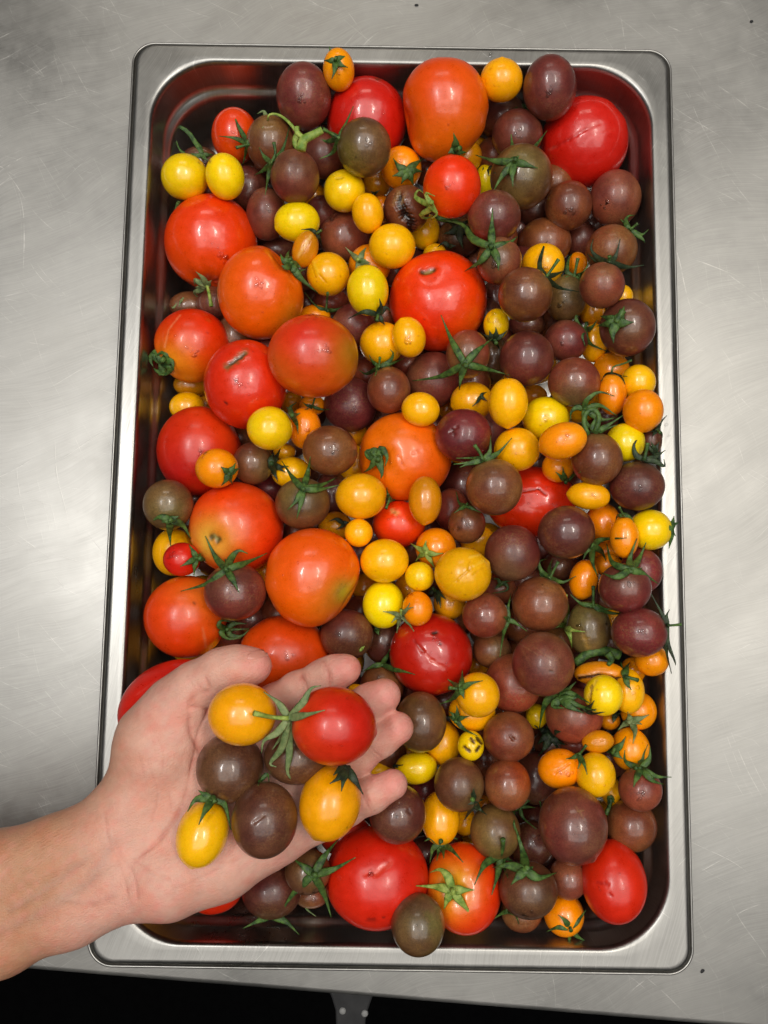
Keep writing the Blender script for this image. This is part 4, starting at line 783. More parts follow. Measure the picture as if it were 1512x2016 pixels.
# ------------------------------------------------------------------ parse and settle the heap
LAYCAP = {}
def parse(txt):
    out = []
    for ln in txt.strip().splitlines():
        a, label = ln.split('|'); q = a.split()
        out.append(dict(id=int(q[0]), kind=q[1], cx=float(q[2]), cy=float(q[3]), rx=float(q[4]), ry=float(q[5]), ang=math.radians(float(q[6])), lay=int(q[7]), col=q[8], extra=float(q[9]) if len(q) > 9 else 0, label=label.strip()))
    return out
TOM = parse(DATA)
def rzf(T):
    a, b = T['rx'], T['ry']
    return {'R': 0.90 * min(a, b), 'r': 0.97 * min(a, b), 'd': 0.94 * (a + b) / 2, 'y': min(a, b)}[T['kind']]
def support(T, th):
    a, b = T['rx'], T['ry']; th = th - T['ang']
    return a * b / math.sqrt((b * math.cos(th)) ** 2 + (a * math.sin(th)) ** 2)
for T in TOM:
    T['ray'] = ray(T['cx'], T['cy']); T['rz'] = rzf(T)
    z0 = 0.020 + 0.0105 * T['lay']
    if T['cy'] < 330: z0 -= 0.008
    if T['cx'] < 480: z0 -= 0.004
    T['z0'] = z0
    T['t'] = (z0 - CAM[2]) / T['ray'][2]
pairs = []
SL = 0.93
for i in range(len(TOM)):
    for j in range(i + 1, len(TOM)):
        A, B = TOM[i], TOM[j]
        dx, dy = B['cx'] - A['cx'], -(B['cy'] - A['cy']); d = math.hypot(dx, dy)
        th = math.atan2(dy, dx); L = d / (support(A, th) + support(B, th))
        if L < SL: pairs.append((i, j, math.sqrt(SL * SL - L * L)))
tt = np.array([T['t'] for T in TOM]); t0 = tt.copy()
rz = np.array([T['rz'] for T in TOM]) / F
rays = np.array([T['ray'] for T in TOM]); lay = [T['lay'] for T in TOM]
half = np.array([[min(T['rx'], 200), T['ry']] for T in TOM]) / F
for it in range(220):
    tt += (t0 - tt) * 0.02
    for i, j, k in pairs:
        need = (rz[i] * tt[i] + rz[j] * tt[j]) * k
        if lay[i] > lay[j]: u, l = i, j
        elif lay[j] > lay[i]: u, l = j, i
        else: u, l = (i, j) if tt[i] < tt[j] else (j, i)
        gap = (tt[l] - tt[u]) - need
        if gap < 0: tt[u] += gap * 0.5; tt[l] -= gap * 0.35
    # floor, walls
    Z = CAM[2] + rays[:, 2] * tt
    lim = 0.0045 + rz * tt * 0.97
    low = Z < lim; tt[low] = (lim[low] - CAM[2]) / rays[low, 2]
    X = CAM[0] + rays[:, 0] * tt; Y = CAM[1] + rays[:, 1] * tt; Z = CAM[2] + rays[:, 2] * tt
    for i in range(len(TOM)):
        for c, w, ax in ((X[i], 0.1465, 0), (Y[i], 0.2490, 1)):
            r = half[i][ax] * tt[i]
            if Z[i] < RIM + 0.001 and abs(c) + r * 0.97 > w: tt[i] -= 0.0012
            elif Z[i] >= RIM + 0.001 and abs(c) < w + r and math.hypot(max(0, w - abs(c)), Z[i] - RIM) < r * 0.93: tt[i] -= 0.0012
for i, T in enumerate(TOM):
    T['t'] = float(tt[i]); T['C'] = CAM + T['ray'] * T['t']
zs = np.array([T['C'][2] for T in TOM]); print('heap z', zs.min(), np.percentile(zs, [10, 50, 90]), zs.max())
worst = sorted([(float(T['C'][2]), T['id']) for T in TOM])[-12:]; print('highest', worst)

# ------------------------------------------------------------------ tomato meshes
def ico(n):
    bm = bmesh.new(); bmesh.ops.create_icosphere(bm, subdivisions=n, radius=1.0)
    v = np.array([x.co[:] for x in bm.verts]); f = np.array([[q.index for q in p.verts] for p in bm.faces]); bm.free()
    return v / np.linalg.norm(v, axis=1, keepdims=True), f
ICO = {n: ico(n) for n in (3, 4, 5, 6)}
def frame(T):
    w = -T['ray'] / np.linalg.norm(T['ray']); r = R_WC[0]; r = r - w * (r @ w); r /= np.linalg.norm(r); u = np.cross(w, r)
    return np.column_stack([r, u, w])
def hit_t(T, px, py):
    """depth along the optical axis of the front surface of a body under a pixel"""
    dx, dy = px - T['cx'], -(py - T['cy']); c, s = math.cos(T['ang']), math.sin(T['ang'])
    a, b = (dx * c + dy * s) / T['rx'], (-dx * s + dy * c) / T['ry']; q = a * a + b * b
    if q >= 1: return None
    return T['t'] * (1 - T['rz'] / F * math.sqrt(1 - q))
def lobes(D, seed, n=5, k=(1.5, 4.0)):
    g = np.random.default_rng(seed); s = np.zeros(len(D))
    for _ in range(n):
        v = g.normal(size=3); v /= np.linalg.norm(v); s += np.sin(D @ v * g.uniform(*k) + g.uniform(0, 6.28))
    return s / n
NAME = {'d': 'cherry_tomato', 'y': 'yellow_tomato', 'r': 'red_tomato', 'R': 'large_tomato'}
MAT = {'d': M_DARK, 'y': M_YEL, 'r': M_RED, 'R': M_RED}
GROUP = {'d': 'dusky cherry tomatoes in the pan', 'y': 'yellow and orange cherry and plum tomatoes in the pan', 'r': 'small red tomatoes in the pan', 'R': 'large red and orange tomatoes in the pan'}
def build_tomato(T, group, peers, sub=None):
    i = T['id']; s = T['t'] / F; Fr = frame(T)
    ca = CAL.get(i)
    D, faces = ICO[sub or (6 if (T['kind'] == 'R' or i in MARK or i > 300) else 5)]
    rx, ry, rzz = T['rx'] * s, T['ry'] * s, T['rz'] * s; ang = T['ang']; g = np.random.default_rng(i * 13 + 5)
    Rm = np.array([[math.cos(ang), -math.sin(ang), 0], [math.sin(ang), math.cos(ang), 0], [0, 0, 1]])
    P = (D * np.array([rx, ry, rzz])) @ Rm.T
    Dn = P / np.linalg.norm(P, axis=1, keepdims=True)
    def dirpx(px, py):
        x, y = (px - T['cx']) / T['rx'], -(py - T['cy']) / T['ry']; q = x * x + y * y
        if q > 0.985: x, y = x / math.sqrt(q) * .992, y / math.sqrt(q) * .992; q = .985
        v = np.array([x * T['rx'], y * T['ry'], math.sqrt(1 - q) * T['rz']]); return v / np.linalg.norm(v)
    big = T['kind'] == 'R'
    if ca: pole = dirpx(*ca[0])
    elif i in TIP: pole = -dirpx(*TIP[i])
    else:
        pole = np.array([g.uniform(-1, 1), g.uniform(-1, 1), g.uniform(-0.9, -0.1)]); pole /= np.linalg.norm(pole)
    cg = np.clip(Dn @ pole, -1, 1); gam = np.arccos(cg)
    f = 1 + (0.022 if big else 0.010) * lobes(Dn, i, 5, (1.2, 3.2)) + (0.004 if big else 0.003) * lobes(Dn, i + 999, 6, (5, 9))
    f -= (0.075 if big else 0.035) * np.exp(-(gam / (0.30 if big else 0.22)) ** 2)
    if big:
        a = np.cross(pole, [0.3, 0.5, 0.81]); a /= np.linalg.norm(a); b = np.cross(pole, a)
        phi = np.arctan2(Dn @ b, Dn @ a); kk = g.integers(5, 8)
        f += 0.012 * np.cos(kk * phi + i) * np.exp(-((gam - 0.5) / 0.5) ** 2)
    if i in TIP: f += 0.05 * np.exp(-(np.arccos(np.clip(-cg, -1, 1)) / 0.13) ** 2)
    elif not big: f += 0.008 * np.exp(-(np.arccos(np.clip(-cg, -1, 1)) / 0.10) ** 2)
    px = T['cx'] + P[:, 0] / s; py = T['cy'] - P[:, 1] / s; front = np.clip(P[:, 2] / rzz * 4, 0, 1)
    for (x, y, sg, am) in DENT.get(i, []):
        d2 = (px - x) ** 2 + (py - y) ** 2
        f -= am * np.exp(-d2 / (2 * sg * sg)) * np.clip(P[:, 2] / rzz * 2 + 1.0, 0, 1)
    c1, c2 = (lin(*c) for c in COLS[T['col']])
    w = np.clip(0.5 + 0.5 * lobes(Dn, i + 50, 5, (1.0, 2.6)) * 1.6 + 0.35 * lobes(Dn, i + 51, 7, (3, 8)), 0, 1) * 0.5 + 0.6 * np.clip((1.3 - gam) / 1.0, 0, 1)
    w = np.clip(w, 0, 1) * (g.uniform(0.6, 1.15) if T['kind'] == 'd' else 1.0); w = np.clip(w, 0, 1)
    var = 1 + g.uniform(-0.10, 0.10); cv = np.array([g.uniform(.94, 1.06), g.uniform(.92, 1.08), g.uniform(.92, 1.08)])
    C = (c1 * (1 - w[:, None]) + c2 * w[:, None]) * var * cv
    if T['kind'] == 'd':       # dusky bloom: fine uneven mottling
        mm = lobes(Dn, i + 77, 8, (10, 26)); C = C * (1 + 0.16 * mm[:, None])
    for (x, y, sg, c, st) in PATCH.get(i, []):
        d2 = (px - x) ** 2 + (py - y) ** 2; ww = st * np.exp(-d2 / (2 * sg * sg)) * np.clip(P[:, 2] / rzz * 3 + 1, 0, 1)
        ww = np.clip(ww * (1 + 0.3 * lobes(Dn, i + 31, 6, (4, 10))), 0, 1)
        C = C * (1 - ww[:, None]) + lin(*c) * ww[:, None]
    disp = np.zeros(len(P))
    for (x1, y1, x2, y2, wd, c, dep, st) in MARK.get(i, []):
        if wd <= 1 and not dep: continue
        ax, ay = x2 - x1, y2 - y1; L2 = ax * ax + ay * ay + 1e-6
        t = np.clip(((px - x1) * ax + (py - y1) * ay) / L2, 0, 1); jx = 1.2 * lobes(Dn, i + 7, 5, (30, 60)) * wd * 0.35
        d = np.hypot(px - x1 - t * ax, py - y1 - t * ay) + jx
        ww = np.exp(-(np.maximum(d, 0) / (wd * 0.62)) ** 2 / 1.2) * front
        disp -= ww * dep * (0.0009 if sum(c) < 260 else 0.0006); ww = np.clip(ww * 1.3, 0, 1) * st * (0.95 if sum(c) < 260 else 0.45)
        C = C * (1 - ww[:, None]) + lin(*c) * ww[:, None]
    P = P * f[:, None] + Dn * disp[:, None]
    o = mesh_obj(NAME[T['kind']], P, faces, MAT[T['kind']], cols=np.clip(C, 0, 1))
    Mx = np.eye(4); Mx[:3, :3] = Fr; Mx[:3, 3] = T['C']; o.matrix_world = Matrix(Mx.tolist())
    tag(o, T['label'], 'tomato', group)
    T['obj'] = o
    return o
def surf_t(peers, px, py):
    best = None
    for T in peers:
        if abs(px - T['cx']) < 120 and abs(py - T['cy']) < 120:
            t = hit_t(T, px, py)
            if t is not None and (best is None or t < best): best = t
    return best
def build_calyx(T, peers):
    ca = CAL.get(T['id'])
    if not ca: return
    hub, tips, stalk, shade, W = ca
    own = hit_t(T, *hub)
    if own is None:
        # hub just outside the outline: at the middle height of the body
        own = T['t'] * (1 - 0.15 * T['rz'] / F)
    s = T['t'] / F; lift = 0.0007 + 0.00008 * W
    ph = surf_t(peers, *hub)
    if ph is not None and own - ph > 0.006: own = ph + 0.001
    w = 0.68 * W * s
    Fr = frame(T)
    def P3(x, y, t): return CAM + ray(x, y) * t
    H = P3(hub[0], hub[1], own - lift)
    loc = lambda p: (np.array(p) - T['C']) @ Fr
    D, fc = ICO[3]
    hn = loc(H); nd = hn / (np.linalg.norm(hn) + 1e-9)
    hv = D * w * 1.0; hv = hv - np.outer(hv @ nd, nd) * 0.55; hv *= (1 + 0.25 * lobes(D, T['id'] + 3, 5, (4, 8)))[:, None]
    cal = mesh_obj('calyx', hv + hn, fc, GREEN[shade], T['obj'])
    g = np.random.default_rng(T['id'] + 400)
    for tp in tips:
        if isinstance(tp[0], (int, float)):
            mx, my = (hub[0] + tp[0]) / 2, (hub[1] + tp[1]) / 2
            nx, ny = -(tp[1] - hub[1]), tp[0] - hub[0]; q = g.uniform(-0.10, 0.10)
            pts = [hub, (mx + nx * q, my + ny * q), tp]
        else: pts = [hub] + list(tp)
        n = 11; pl = smooth_path([(p[0], p[1], 0) for p in pts], n)
        ts = []; cur = own
        for k, p in enumerate(pl):
            t = surf_t(peers, p[0], p[1]); t = cur + 0.0004 if t is None else t
            t = min(max(t, cur - 0.012), cur + 0.0035); ts.append(t); cur = t
        ts = np.array(ts)
        for _ in range(3):
            sm = ts.copy(); sm[1:-1] = (ts[:-2] + ts[1:-1] + ts[2:]) / 3; ts = np.minimum(sm, ts + 0.0003)
        curl = g.uniform(0.0006, 0.0034)
        P = []; rad = []
        for k, p in enumerate(pl):
            u = k / (n - 1); P.append(loc(P3(p[0], p[1], ts[k] - lift - curl * u * u - 0.0008 * math.sin(math.pi * u))))
            rad.append(max(0.00022, w * (0.72 + 0.42 * math.sin(math.pi * min(1, u * 1.5 + 0.05))) * (1 - u ** 2.0) ** 0.9 * 0.92 if u < 1 else 0.0002))
        V, Fc = tube(P, rad, 8, 0.34, side=(0, 0, 1))
        V = np.array(V); wob = 1 + 0.0
        # shallow groove along the upper side
        sp = mesh_obj('sepal', V, Fc, GREEN[shade], cal)
    if stalk:
        pts = [hub] + (list(stalk) if not isinstance(stalk[0], (int, float)) else [stalk])
        L = math.hypot(pts[-1][0] - hub[0], pts[-1][1] - hub[1]); n = 8
        pl = smooth_path([(p[0], p[1], 0) for p in pts], n); P = []; rad = []
        rise = 0.0045 if L < 12 else 0.003
        cur = own
        for k, p in enumerate(pl):
            u = k / (n - 1); t = surf_t(peers, p[0], p[1]); t = own if t is None else min(t, own + 0.002)
            P.append(loc(P3(p[0], p[1], t - lift - 0.0012 - rise * u))); rad.append(w * (0.60 - 0.10 * math.sin(math.pi * u) + 0.10 * u ** 4))
        V, Fc = tube(P, rad, 8, 1.0, side=(0, 0, 1)); mesh_obj('stalk', V, Fc, GREEN['l' if shade in 'lp' else 'g'], cal)
for T in TOM: build_tomato(T, GROUP[T['kind']], TOM)
for T in TOM: build_calyx(T, TOM)

# loose vine stub lying between the tomatoes of the far corner
def heap_path(pts, lift, n=12):
    pl = smooth_path([(p[0], p[1], 0) for p in pts], n); out = []; cur = None
    ok_ = [surf_t(TOM, p[0], p[1]) for p in pl]; ok_ = [x for x in ok_ if x is not None]; cur = ok_[0] if ok_ else 0.46
    for p in pl:
        t = surf_t(TOM, p[0], p[1]); t = (cur if cur else 0.45) if t is None else t
        cur = t if cur is None else min(max(t, cur - 0.01), cur + 0.003); out.append(cur)
    ts = np.array(out)
    for _ in range(4):
        sm = ts.copy(); sm[1:-1] = (ts[:-2] + ts[1:-1] + ts[2:]) / 3; ts = np.minimum(sm, ts)
    return [CAM + ray(p[0], p[1]) * (t - lift) for p, t in zip(pl, ts)]
def vine(name, label, branches, shade):
    o0 = None
    for k, (nm, pts, r0, r1) in enumerate(branches):
        P = heap_path(pts, 0.002); n = len(P); rad = [r0 + (r1 - r0) * i / (n - 1) for i in range(n)]
        if k == 0:
            org = P[0]; V, Fc = tube([p - org for p in P], rad, 8, 0.9); o0 = mesh_obj(name, V, Fc, GREEN[shade]); o0.location = org.tolist()
        else:
            V, Fc = tube([p - org for p in P], rad, 8, 0.9); mesh_obj(nm, V, Fc, GREEN[shade], o0)
    tag(o0, label, 'vine stub', 'loose vine stubs on the heap')
vine('vine_stub', 'thick forked green vine stub between dusky tomatoes in the far corner', [
    ('', [(634, 256), (616, 266), (598, 276), (592, 296)], 0.0020, 0.0028), ('twig', [(600, 274), (586, 262), (584, 250)], 0.0016, 0.0014),
    ('twig', [(586, 262), (568, 240), (548, 226), (530, 226), (527, 240)], 0.0011, 0.0005), ('twig', [(586, 264), (580, 280), (588, 296)], 0.0022, 0.0014)], 'l')
vine('vine_stub', 'dark bent green vine stub crossing the shadowed tomato beside the thick bright star', [
    ('', [(858, 428), (890, 436), (916, 450), (944, 476)], 0.0018, 0.0026), ('twig', [(944, 476), (968, 487)], 0.0022, 0.0022)], 'g')
vine('vine_stub', 'broad leafy green stem under the very large purple-brown tomato', [
    ('', [(1132, 1306), (1160, 1286), (1190, 1282), (1220, 1290)], 0.0024, 0.0030), ('twig', [(1196, 1286), (1204, 1298), (1198, 1308)], 0.0022, 0.0012)], 'g')
vine('vine_stub', 'hooked green stem above the orange plum at the wall', [
    ('', [(1158, 856), (1150, 836), (1152, 816), (1164, 806), (1176, 812), (1180, 826), (1172, 850)], 0.0014, 0.0013)], 'g')

# ------------------------------------------------------------------ added filler tomatoes at the bottom, mostly dark to stand in for shade in gaps
placed = [(T['C'], T['t'] / F * (T['rx'] + T['ry'] + T['rz']) / 3) for T in TOM]
PC = np.array([p_[0] for p_ in placed]); PR = np.array([p_[1] for p_ in placed])
g = np.random.default_rng(21); BUR = []
def near_t(px, py):
    best = surf_t(TOM, px, py)
    if best is None and 250 < px < 720 and 1330 < py < 1740: return 0.445, True      # under the hand
    if best is not None: return best, False
    for T in TOM:
        if math.hypot((px - T['cx']) / T['rx'], (py - T['cy']) / T['ry']) < 1.6:
            t = T['t']; best = t if best is None or t < best else best
    return best, True
for _ in range(60000):
    late = _ > 20000
    r = g.uniform(0.010, 0.0165) if not late else g.uniform(0.0095, 0.0135)
    c = np.array([g.uniform(-0.13, 0.13), g.uniform(-0.23, 0.23), g.choice([r + 0.004, g.uniform(r + 0.004, 0.040)])])
    if abs(c[0]) + r > 0.137 or abs(c[1]) + r > 0.24: continue
    q = to_px(c[None])[0]
    if (q[0] < 500 and q[1] < 335) or q[1] > 1830 or (q[0] < 340 and q[1] < 600): continue
    cov, gap = near_t(q[0], q[1])
    if cov is None or (late and not gap): continue
    if depth(c) - r < cov + 0.011: continue
    if (np.linalg.norm(PC - c, axis=1) < (PR + r) * (0.78 if late else 0.95)).any(): continue
    PC = np.vstack([PC, c]); PR = np.append(PR, r); kd = g.choice(['d', 'y'], p=[.86, .14]); t = depth(c)  # filler kinds are mostly dark, so gaps between tomatoes look shaded
    BUR.append(dict(kind=kd, cx=q[0], cy=q[1], rx=r / t * F, ry=r / t * F * g.uniform(.95, 1.1), ang=0, lay=0, col=g.choice(['dk', 'dp', 'db']) if kd == 'd' else g.choice(['yo', 'am']), ray=ray(*q), t=t, C=CAM + ray(*q) * t, rz=r / t * F))
# keep the ones that show in a gap (or lie under the hand)
def seen(T):
    n = 0
    for a in range(14):
        for rr_ in (0.3, 0.6, 0.92):
            x, y = T['cx'] + T['rx'] * rr_ * math.cos(a * .449), T['cy'] + T['ry'] * rr_ * math.sin(a * .449)
            s_ = surf_t(TOM, x, y); m_ = hit_t(T, x, y)
            if m_ is not None and (s_ is None or s_ > m_): n += 1
    return n
def short(T):
    w = T['label'].replace(',', '').split(); k = next((i for i, x in enumerate(w) if x in ('tomato', 'plum', 'egg')), 4)
    w = [x for x in w[:k] if x not in ('cherry', 'a', 'of', 'with', 'an')][-3:]
    return ' '.join(w[-2:]) + ' one'
nb = 0; used_l = set()
for T in BUR:
    sn = seen(T); hidden_by_hand = 270 < T['cx'] < 650 and 1350 < T['cy'] < 1690
    if sn == 0: continue
    if hidden_by_hand and T['rx'] * T['t'] / F < 0.0138: continue
    nb += 1; T['id'] = 500 + nb; nm = 'dark' if T['kind'] == 'd' else 'yellow'
    nr = sorted(TOM, key=lambda q: math.hypot(q['cx'] - T['cx'], q['cy'] - T['cy']) / (q['rx'] + q['ry']))
    if hidden_by_hand: T['label'] = nm + ' tomato lying in the pan hidden beneath the hand'; grp = nm + ' tomatoes beneath the hand'
    else:
        T['label'] = 'sliver of buried %s filler tomato between the %s and the %s' % (nm, short(nr[0]), short(nr[1])); grp = 'slivers of buried %s filler tomatoes' % nm
        for k in (2, 3, 4, 5, 6):
            if T['label'] in used_l: T['label'] = 'sliver of buried %s filler tomato between the %s and the %s' % (nm, short(nr[0]), short(nr[k]))
        used_l.add(T['label'])
    build_tomato(T, grp, TOM, sub=4)
print('buried', nb)
# ------------------------------------------------------------------ hand and forearm (one continuous skin surface)
ZH = 0.097
def hp3(px, py, dz):
    return at(px, py, ZH + dz / 1000.0)
def seg(a, b):
    """a, b = (px, py, height mm, radius px)"""
    A, B = hp3(*a[:3]), hp3(*b[:3]); return (A, a[3] * depth(A) / F, B, b[3] * depth(B) / F)
def chain(*j): return [seg(j[i], j[i + 1]) for i in range(len(j) - 1)]
arm = chain((-330, 1800, 0, 82), (0, 1722, 0, 73), (120, 1684, -1, 69), (208, 1642, -2, 64)) + chain((-330, 1936, -2, 78), (0, 1836, -2, 71), (140, 1782, -2, 68), (238, 1740, -2, 62))
palm = chain((208, 1642, -2, 64), (266, 1574, 0, 62), (318, 1462, 3, 82), (362, 1398, 7, 62)) \
    + chain((238, 1740, -2, 62), (330, 1722, 0, 77), (430, 1686, 0, 76), (528, 1636, -1, 64), (590, 1612, -1, 50)) \
    + chain((240, 1670, -3, 62), (380, 1600, -6, 62), (520, 1560, -5, 56), (590, 1560, -3, 46)) \
    + chain((262, 1600, -3, 62), (400, 1520, -6, 60), (520, 1480, -4, 54), (575, 1500, -2, 46)) \
    + chain((330, 1480, -3, 58), (430, 1440, -3, 54), (500, 1420, -1, 50))
thumb = chain((352, 1392, 8, 60), (388, 1352, 14, 47), (436, 1322, 19, 41.5), (470, 1314, 21, 39), (501, 1311, 21, 34))
index = chain((478, 1432, -1, 46), (540, 1384, 2, 35), (585, 1358, 6, 33.5), (636, 1333, 11, 32.5), (660, 1324, 14, 32.5), (682, 1317, 16, 29))
middle = chain((560, 1490, -2, 46), (640, 1432, 2, 36), (690, 1402, 7, 35), (728, 1382, 13, 34), (756, 1369, 16, 33))
ring = chain((585, 1550, -3, 46), (650, 1518, 0, 36), (706, 1486, 6, 35), (746, 1456, 12, 33.5), (783, 1433, 16, 31.5))
pinky = chain((560, 1640, -2, 50), (625, 1616, -1, 39), (680, 1590, 4, 35.5), (730, 1566, 9, 33), (773, 1544, 13, 29.5))
VX = 0.00075
allp = [p for s_ in (arm, palm, thumb, index, middle, ring, pinky) for p in s_]
lo = np.min([np.minimum(a - ra, b - rb) for a, ra, b, rb in allp], axis=0) - 0.006
hi = np.max([np.maximum(a + ra, b + rb) for a, ra, b, rb in allp], axis=0) + 0.006
dim = np.ceil((hi - lo) / VX).astype(int) + 1
axs = [lo[i] + VX * np.arange(dim[i]) for i in range(3)]
def field(segs, k, fill=0.05):
    f = np.full(dim, fill, dtype=np.float32)
    for a, ra, b, rb in segs:
        m = max(ra, rb) + 0.020
        l = np.floor((np.minimum(a, b) - m - lo) / VX).astype(int).clip(0, dim - 1); h = (np.ceil((np.maximum(a, b) + m - lo) / VX).astype(int) + 1).clip(1, dim)
        X, Y, Z = np.meshgrid(*[axs[i][l[i]:h[i]] for i in range(3)], indexing='ij', sparse=True)
        ab = b - a; L2 = ab @ ab
        t = np.clip(((X - a[0]) * ab[0] + (Y - a[1]) * ab[1] + (Z - a[2]) * ab[2]) / L2, 0, 1)
        d = np.sqrt((X - a[0] - t * ab[0]) ** 2 + (Y - a[1] - t * ab[1]) ** 2 + (Z - a[2] - t * ab[2]) ** 2) - (ra + (rb - ra) * t)
        sl = f[l[0]:h[0], l[1]:h[1], l[2]:h[2]]
        hh = np.maximum(k - np.abs(sl - d), 0) / k
        sl[...] = np.minimum(sl, d) - hh * hh * k * 0.25
    return f
def smin(a, b, k):
    h = np.maximum(k - np.abs(a - b), 0) / k; return np.minimum(a, b) - h * h * k * 0.25
fld = smin(field(arm, 0.014), field(palm, 0.011), 0.012)
fld = smin(fld, field(thumb, 0.006), 0.011)
for fg in (index, middle, ring, pinky): fld = smin(fld, field(fg, 0.004), 0.0034)

def surface_nets(f):
    s = f < 0; nx, ny, nz = f.shape
    c = np.zeros((nx - 1, ny - 1, nz - 1), dtype=np.int8)
    corners = [(i, j, k) for i in (0, 1) for j in (0, 1) for k in (0, 1)]
    for (i, j, k) in corners: c += s[i:nx - 1 + i, j:ny - 1 + j, k:nz - 1 + k]
    cells = np.argwhere((c > 0) & (c < 8)); idx = -np.ones(c.shape, dtype=np.int64); idx[tuple(cells.T)] = np.arange(len(cells))
    acc = np.zeros((len(cells), 3)); cnt = np.zeros(len(cells))
    for a in corners:
        for ax in range(3):
            if a[ax]: continue
            b = list(a); b[ax] = 1
            fa = f[cells[:, 0] + a[0], cells[:, 1] + a[1], cells[:, 2] + a[2]]; fb = f[cells[:, 0] + b[0], cells[:, 1] + b[1], cells[:, 2] + b[2]]
            m = (fa < 0) != (fb < 0); t = np.where(m, fa / np.where(m, fa - fb, 1), 0)
            p = np.array(a, float)[None].repeat(len(cells), 0); p[:, ax] += t
            acc[m] += p[m]; cnt += m
    V = cells + acc / cnt[:, None]; Q = []
    for ax in range(3):
        o1, o2 = (ax + 1) % 3, (ax + 2) % 3
        sa = [slice(1, -1)] * 3; sb = [slice(1, -1)] * 3; sa[ax] = slice(0, -1); sb[ax] = slice(1, None)
        A = s[tuple(sa)]; B = s[tuple(sb)]; E = np.argwhere(A != B); off = np.array([1, 1, 1]); off[ax] = 0; E = E + off
        inside = s[tuple(E.T)]
        def g_(d1, d2):
            q = E.copy(); q[:, o1] += d1; q[:, o2] += d2; return idx[tuple(q.T)]
        q = np.stack([g_(-1, -1), g_(0, -1), g_(0, 0), g_(-1, 0)], 1)
        q[~inside] = q[~inside][:, ::-1]; Q.append(q)
    return V, np.concatenate(Q)
V, Q = surface_nets(fld)
V = lo + V * VX
# relax twice along the mesh edges
E_ = np.concatenate([Q[:, [0, 1]], Q[:, [1, 2]], Q[:, [2, 3]], Q[:, [3, 0]]])
def relax(V, w):
    s = np.zeros_like(V); n = np.zeros(len(V))
    for a, b in ((0, 1), (1, 0)):
        for c in range(3): s[:, c] += np.bincount(E_[:, a], V[E_[:, b], c], len(V))
        n += np.bincount(E_[:, a], minlength=len(V))
    return V + (s / n[:, None] - V) * w
for _ in range(5): V = relax(V, 0.6); V = relax(V, -0.35)
def vnorm(V):
    fn = np.cross(V[Q[:, 2]] - V[Q[:, 0]], V[Q[:, 3]] - V[Q[:, 1]]); n = np.zeros_like(V)
    for k in range(4):
        for c in range(3): n[:, c] += np.bincount(Q[:, k], fn[:, c], len(V))
    return n / (np.linalg.norm(n, axis=1, keepdims=True) + 1e-12)
Nn = vnorm(V)
if (Nn[:, 2] * (V[:, 2] - V[:, 2].mean())).sum() < 0: Q = Q[:, ::-1].copy(); Nn = -Nn
q = to_px(V); px, py = q[:, 0], q[:, 1]; up = np.clip(Nn[:, 2] * 2.2, 0, 1)
# relief: low swellings, tendons, veins, then creases
def pl_dist(poly):
    d = np.full(len(V), 1e9)
    for (x1, y1), (x2, y2) in zip(poly[:-1], poly[1:]):
        ax, ay = x2 - x1, y2 - y1; t = np.clip(((px - x1) * ax + (py - y1) * ay) / (ax * ax + ay * ay), 0, 1)
        d = np.minimum(d, np.hypot(px - x1 - t * ax, py - y1 - t * ay))
    return d
def sp(pts, n=16): return [(p[0], p[1]) for p in smooth_path([(a, b, 0) for a, b in pts], n)]
wob = 2.0 * np.sin(px * 0.21 + py * 0.13) + 1.3 * np.sin(px * 0.47 - py * 0.33) + 1.0 * np.sin(py * 0.9)
disp = 0.00025 * np.sin(px * 0.045 + 1) * np.sin(py * 0.05) * up
CRE = [  # path, width px, depth mm, redness
 ([(414, 1358), (410, 1348), (404, 1334)], 4, .7, .5), ([(408, 1362), (388, 1368), (372, 1392), (376, 1440), (392, 1480)], 7, 1.1, .5),
 ([(377, 1393), (398, 1396), (412, 1400)], 6, 1.2, .6), ([(412, 1400), (392, 1440), (380, 1500), (360, 1580), (318, 1650), (262, 1694)], 4.5, .9, .45),
 ([(262, 1694), (300, 1716), (330, 1732)], 4, .5, .3), ([(224, 1640), (236, 1680), (262, 1720), (270, 1770)], 5, .6, .25), ([(206, 1600), (214, 1650), (240, 1710), (252, 1770)], 4, .45, .25),
 ([(360, 1640), (392, 1690), (460, 1700)], 3, .3, .25), ([(290, 1500), (310, 1560), (300, 1620)], 2.4, .25, .2), ([(272, 1480), (285, 1530)], 2.2, .25, .2), ([(330, 1540), (338, 1600)], 2, .2, .2), ([(300, 1440), (322, 1480), (318, 1530)], 2, .2, .18),
 ([(344, 1752), (420, 1716), (500, 1676)], 3, .25, .2), ([(470, 1706), (478, 1740)], 2, .2, .2), ([(560, 1648), (568, 1690)], 2, .25, .25),
 ([(592, 1330), (604, 1352), (610, 1378)], 4, .8, .6), ([(588, 1333), (598, 1354), (602, 1378)], 2.4, .35, .4), ([(636, 1300), (646, 1326), (650, 1352)], 4, .75, .6), ([(641, 1300), (651, 1326), (655, 1350)], 2, .3, .35),
 ([(726, 1496), (740, 1512), (752, 1528)], 0.01, 0, 0), ([(722, 1462), (736, 1480), (752, 1492)], 4, .75, .6), ([(718, 1466), (731, 1484), (745, 1496)], 2.2, .3, .4),
 ([(712, 1560), (722, 1582), (733, 1602)], 4, .75, .6), ([(718, 1558), (728, 1580), (739, 1599)], 2.2, .35, .4), ([(672, 1576), (690, 1610), (700, 1630)], 2.2, .25, .3), ([(716, 1376), (724, 1392), (736, 1410)], 2.6, .4, .4),
 ([(380, 1330), (392, 1350), (398, 1362)], 2.2, .25, .2), ([(368, 1330), (382, 1352)], 2.0, .2, .2)]
red = np.zeros(len(V))
